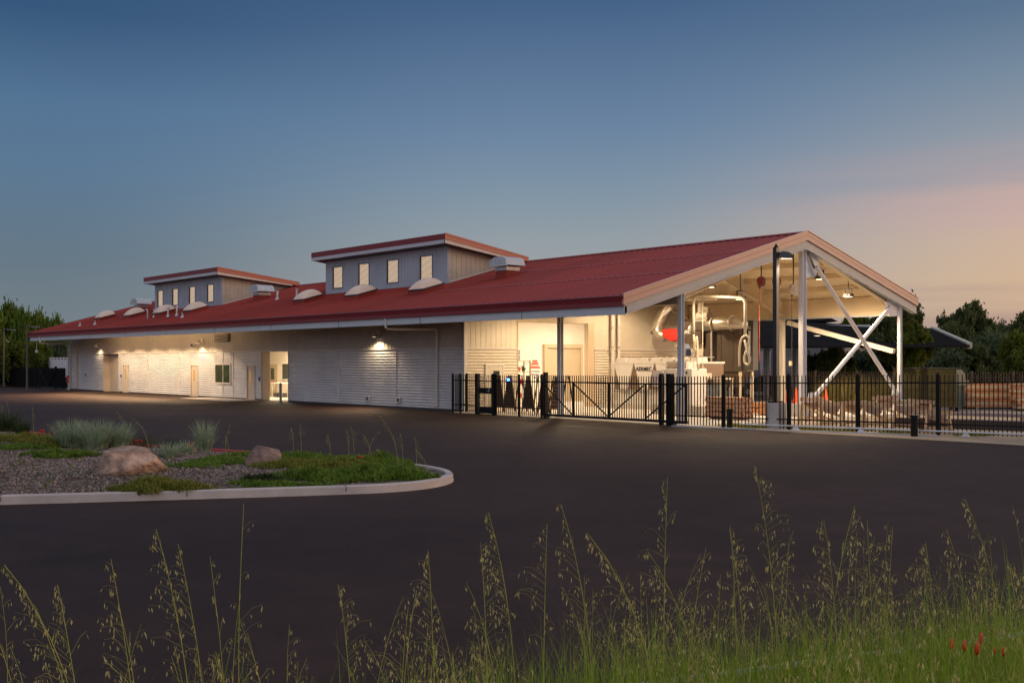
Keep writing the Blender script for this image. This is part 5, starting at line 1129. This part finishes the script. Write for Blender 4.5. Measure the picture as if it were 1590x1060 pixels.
for i,(px,py,d_,ln,lab) in enumerate(ST):
    o=thing('wild_oat',lab,'wild oat',(0,0,0),group='tall wild oats standing above the grass')
    tx_,ty_=at(px,d_); tz=CAM[2]-(py-561.4)/1700*d_; bx_=tx_-RX[0]*ln; by_=ty_-RX[1]*ln; z=bank_z(bx_,by_); h=(tz-z)
    lean=abs(ln)+.02; h2=h/(1-.28*lean/h)
    m=MB(); ms=MB(); ang=math.atan2(RX[1],RX[0])+(0 if ln>=0 else math.pi)
    oat(m,ms,bx_,by_,z,h2,lean,ang,random.Random(100+i),rich=.25 if i in(0,) else 2.2,stem_r=.0034)
    o.location=(bx_,by_,z); m.build('stem',GR2,o,fix=False); ms.build('seed_head',SEED,o,fix=False)
# poppies
for i,(px,py,lab) in enumerate(((1477,1000,'leftmost orange poppy'),(1497,1002,'second orange poppy from the left, closed'),(1517,1006,'largest orange poppy, fourth from the left and lowest'),(1523,990,'topmost orange poppy'),(1545,1010,'faint small orange poppy left of the last'),(1558,1010,'rightmost orange poppy'))):
    d_=6.0; x,y=at(px,d_); z=CAM[2]-(py-561.4)/1700*d_; zb=bank_z(x,y)
    o=thing('poppy',lab+' in the lower right grass','poppy',(x,y,zb),group='orange poppies in the grass at the lower right')
    s_=1.25 if i==2 else (.6 if i==4 else 1)
    MB().tube([(x,y,zb),(x,y,z-.02)],.002,4).build('stem',GR1,o); MB().tube([(x,y,z-.03*s_),(x,y,z-.012*s_),(x+.002,y,z+.014*s_),(x+.003,y,z+.034*s_)],[.004,.012*s_,.0105*s_,.003],8).build('flower',mat('poppy_petal',(.62,.06,.015),.6,0,.1,20),o,smooth=True)
# stalks in the island bed
m=MB(); ms=MB(); r=random.Random(33)
for px,py,hh,ln in ((5,655,.8,.05),(14,652,.9,.05),(52,668,.9,.03),(76,690,.5,.1),(200,690,1.0,.3),(232,716,1.0,.35),(350,700,.75,.1),(355,712,.5,.05),(456,712,.7,.03),(468,712,.8,.02),(513,714,.6,.03),(542,716,.75,.05),(550,716,.8,.06),(571,720,.8,.25),(577,722,.7,.15),(618,726,1.3,.45),(626,726,.8,.03),(647,727,.75,.02),(664,732,.6,.2),(300,718,.4,.1),(596,718,.4,.1)):
    x,y,z=gpb(px,py); oat(m,ms,x,y,z,hh,ln+.02,math.atan2(RX[1],RX[0])+math.pi*(r.random()<.75),r,1,stem_r=.005)
tag(m.build('bed_oat_stems',GR2,None,fix=False),'sparse tall grass stems standing in the island bed','grass stems',kind='stuff'); tag(ms.build('bed_oat_seeds',SEED,None,fix=False),'fine seed heads on the island bed grasses','seed heads',kind='stuff')
# grass strip inside the right fence
m=MB(); r=random.Random(8)
YG=leafmat('lit_yellow_grass',(.14,.16,.03),(.30,.30,.06),6)
for i in range(9000):
    t=r.random(); x=15.6+9*t; y=-.6+2.3*t+r.uniform(0,1.3)
    if mnoise.noise(Vector((x*.8,y*.8,9)))<-.05+.25*t: continue
    blade(m,x,y,0,r.uniform(.05,.16),r.uniform(.01,.06),r.uniform(0,6.28),.015,2)
tag(m.build('yard_grass',YG,None,fix=False),'patchy yellow-green grass just behind the right fence','grass',kind='stuff')
# tall dry reeds behind the trestles
m=MB()
for i in range(2600):
    px=r.uniform(1268,1405); d_=r.uniform(56,60.5); x,y=at(px,d_); h=r.uniform(.7,1.9)*(1-.3*abs(px-1330)/70*.6)
    blade(m,x,y,0,h,r.uniform(.1,.6),r.uniform(0,6.28),.035,3)
tag(m.build('dry_reeds',leafmat('reed_leaf',(.10,.09,.02),(.33,.27,.09),3),None,fix=False),'tall yellow reeds in front of the far fence','reeds',kind='stuff')
# ---------------------------------------------------------------- trees
def crown_mesh(seed,n_cl,leaves,leaf,rx_,rz__,m_,flat=.0):
    r=random.Random(seed); m=MB()
    for c in range(n_cl):
        while True:
            v=Vector((r.uniform(-1,1),r.uniform(-1,1),r.uniform(-1,1)))
            if .25<v.length<1: break
        v=v.normalized()*(v.length**.5)
        bump=.72+.42*mnoise.noise(v*1.7+Vector((seed,0,0)))+r.uniform(-.05,.18)
        cx=Vector((v.x*rx_*bump,v.y*rx_*bump,(v.z*.5+.5)*rz__*(.9+.2*bump)))
        cr=r.uniform(.25,.72)*rx_*.27
        for k in range(leaves):
            d=Vector((r.gauss(0,1),r.gauss(0,1),r.gauss(0,.75)))*cr*.55; p=cx+d; t=Vector((r.gauss(0,1),r.gauss(0,1),r.gauss(.5,1))).normalized(); s_=leaf*r.uniform(.6,1.4)
            a=t.orthogonal().normalized()*s_*.5; b_=t.cross(a).normalized()*s_; m.quad(p-b_,p+a,p+b_,p-a)
    me=bpy.data.meshes.new('crown'); me.from_pydata(m.v,[],m.f); me.materials.append(m_); me.update(); return me
def trunk_mesh(seed,h,r0,rx_,rz__):
    r=random.Random(seed); m=MB(); m.tube([(0,0,0),(.05,0,h*.5),(0,.05,h),(0,0,h+rz__*.5)],[r0,r0*.8,r0*.65,r0*.25],8)
    for i in range(6): a=i*1.05+r.random(); z=h*.85+i*rz__*.07; m.tube([(0,0,z),(math.cos(a)*rx_*.35,math.sin(a)*rx_*.35,z+rz__*.22),(math.cos(a)*rx_*.7,math.sin(a)*rx_*.7,z+rz__*.4)],[r0*.4,r0*.25,r0*.08],6)
    me=bpy.data.meshes.new('trunk'); me.from_pydata(m.v,[],m.f); me.materials.append(BARK); return me
LT=leafmat('left_tree_leaf',(.045,.09,.012),(.20,.29,.035),.9); RT=leafmat('right_tree_leaf',(.035,.06,.02),(.15,.17,.05),.9); BT=leafmat('bright_tree_leaf',(.04,.065,.01),(.19,.23,.02),.9); HT=leafmat('grey_green_leaf',(.05,.08,.04),(.15,.19,.09),.9)
V={}
for key,m_,sd in (('L',LT,1),('L2',LT,2),('R',RT,3),('R2',RT,4),('B',BT,5),('H',HT,6)):
    V[key]=(crown_mesh(sd,120,150,.060,1.0,1.0,m_),None)
def tree(px,d_,ytop,width_px,key,label,trunk_h,group,name='tree',rot=0,deep=1.0,trunk=True):
    x,y=at(px,d_); ppm=1700/d_; top=CAM[2]+(561.4-ytop)/ppm; w_=width_px/ppm/2; ch=top-trunk_h
    o=thing(name,label,'tree' if name=='tree' else 'shrub',(x,y,0),rot,group)
    c=bpy.data.objects.new('crown',V[key][0]); COL.objects.link(c); c.parent=o; c.location=(0,0,trunk_h); c.scale=(w_*1.0,w_*1.0*deep,ch*.93)
    if trunk:
        tr=MB().tube([(0,0,-.05),(.04,0,trunk_h*.6),(0,.03,trunk_h+ch*.25),(.05,0,trunk_h+ch*.6)],[.05*w_+.06,.045*w_+.05,.03*w_+.04,.03],8)
        for i in range(5):
            a=i*1.26+px; z=trunk_h+ch*.08*i; tr.tube([(0,0,z),(math.cos(a)*w_*.35,math.sin(a)*w_*.35,z+ch*.15),(math.cos(a)*w_*.65,math.sin(a)*w_*.65,z+ch*.3)],[.05,.035,.015],6)
        tr.build('trunk',BARK,o,world=False,fix=False)
    return o
GL='trees behind the far left fence'; GRt='trees beyond the yard on the right'
for i,(px,d_,yt,wp,key,lab,th_) in enumerate(((-40,118,470,90,'L','broad green tree cut by the left picture edge',1.2),(14,122,473,62,'L2','tallest green tree at the far left',1.2),(40,116,486,44,'L','rounded green tree behind the left lamp post',1.0),(60,124,487,48,'L2','green tree above the white truck',1.0),(84,128,496,40,'L','small-crowned tree touching the roof line at the left',1.0),(98,132,505,36,'L2','lowest tree just behind the roof corner',1.0),(20,108,530,70,'B','yellow-green bush under the tall left trees',.2),(60,106,532,50,'B','bright bush behind the white truck',.2),(90,112,530,44,'H','grey-green bush seen under the roof overhang',.2),(-15,106,520,60,'B','bright bush at the left edge',.2),(120,125,530,60,'L','green bush behind the building corner',.2))):
    tree(px,d_,yt,wp,key,lab,th_,GL,rot=i*1.3,name='tree' if th_>.5 else 'shrub')
for i,(px,d_,yt,wp,key,lab,th_) in enumerate(((1393,72,466,100,'R','open-crowned tree directly behind the rear corner column',2.6),(1412,71,500,72,'B','yellowish lower bough tree behind the rear column',2.0),(1502,110,478,92,'R2','big round-topped tree right of the carport',1.6),(1480,104,505,60,'R','dark tree filling left of the round-topped one',1.2),(1600,104,487,76,'R','tree cut by the right picture edge',1.2),(1558,150,507,52,'H','pale hazy tree between the two right trees',1.4),(1290,76,543,84,'R2','dark leafy bush below the carport left half',.2),(1345,84,546,70,'H','grey-green bush under the carport',.2),(1400,80,540,80,'R','dark bush right of the rear column',.2),(1450,86,540,90,'H','grey-green bush below the carport edge',.2),(1500,88,533,84,'R','dark bush below the round-topped tree',.2),(1545,90,526,84,'H','grey-green bush near the right edge',.2),(1590,84,520,80,'B','brighter bush at the right edge',.2),(1535,100,512,60,'R2','dark thicket between the right trees',.6),(1103,88,560,24,'R','small dark tree seen through the collector frame',.5),(1640,90,510,80,'R','dark bush beyond the right edge',.2),(1330,120,489,60,'B','treetop peeping over the carport',1.5),(1365,120,492,60,'B','second treetop over the carport, nearer the rear column',1.5))):
    tree(px,d_,yt,wp,key,lab,th_,GRt,rot=i*1.7,name='tree' if th_>.45 else 'shrub')
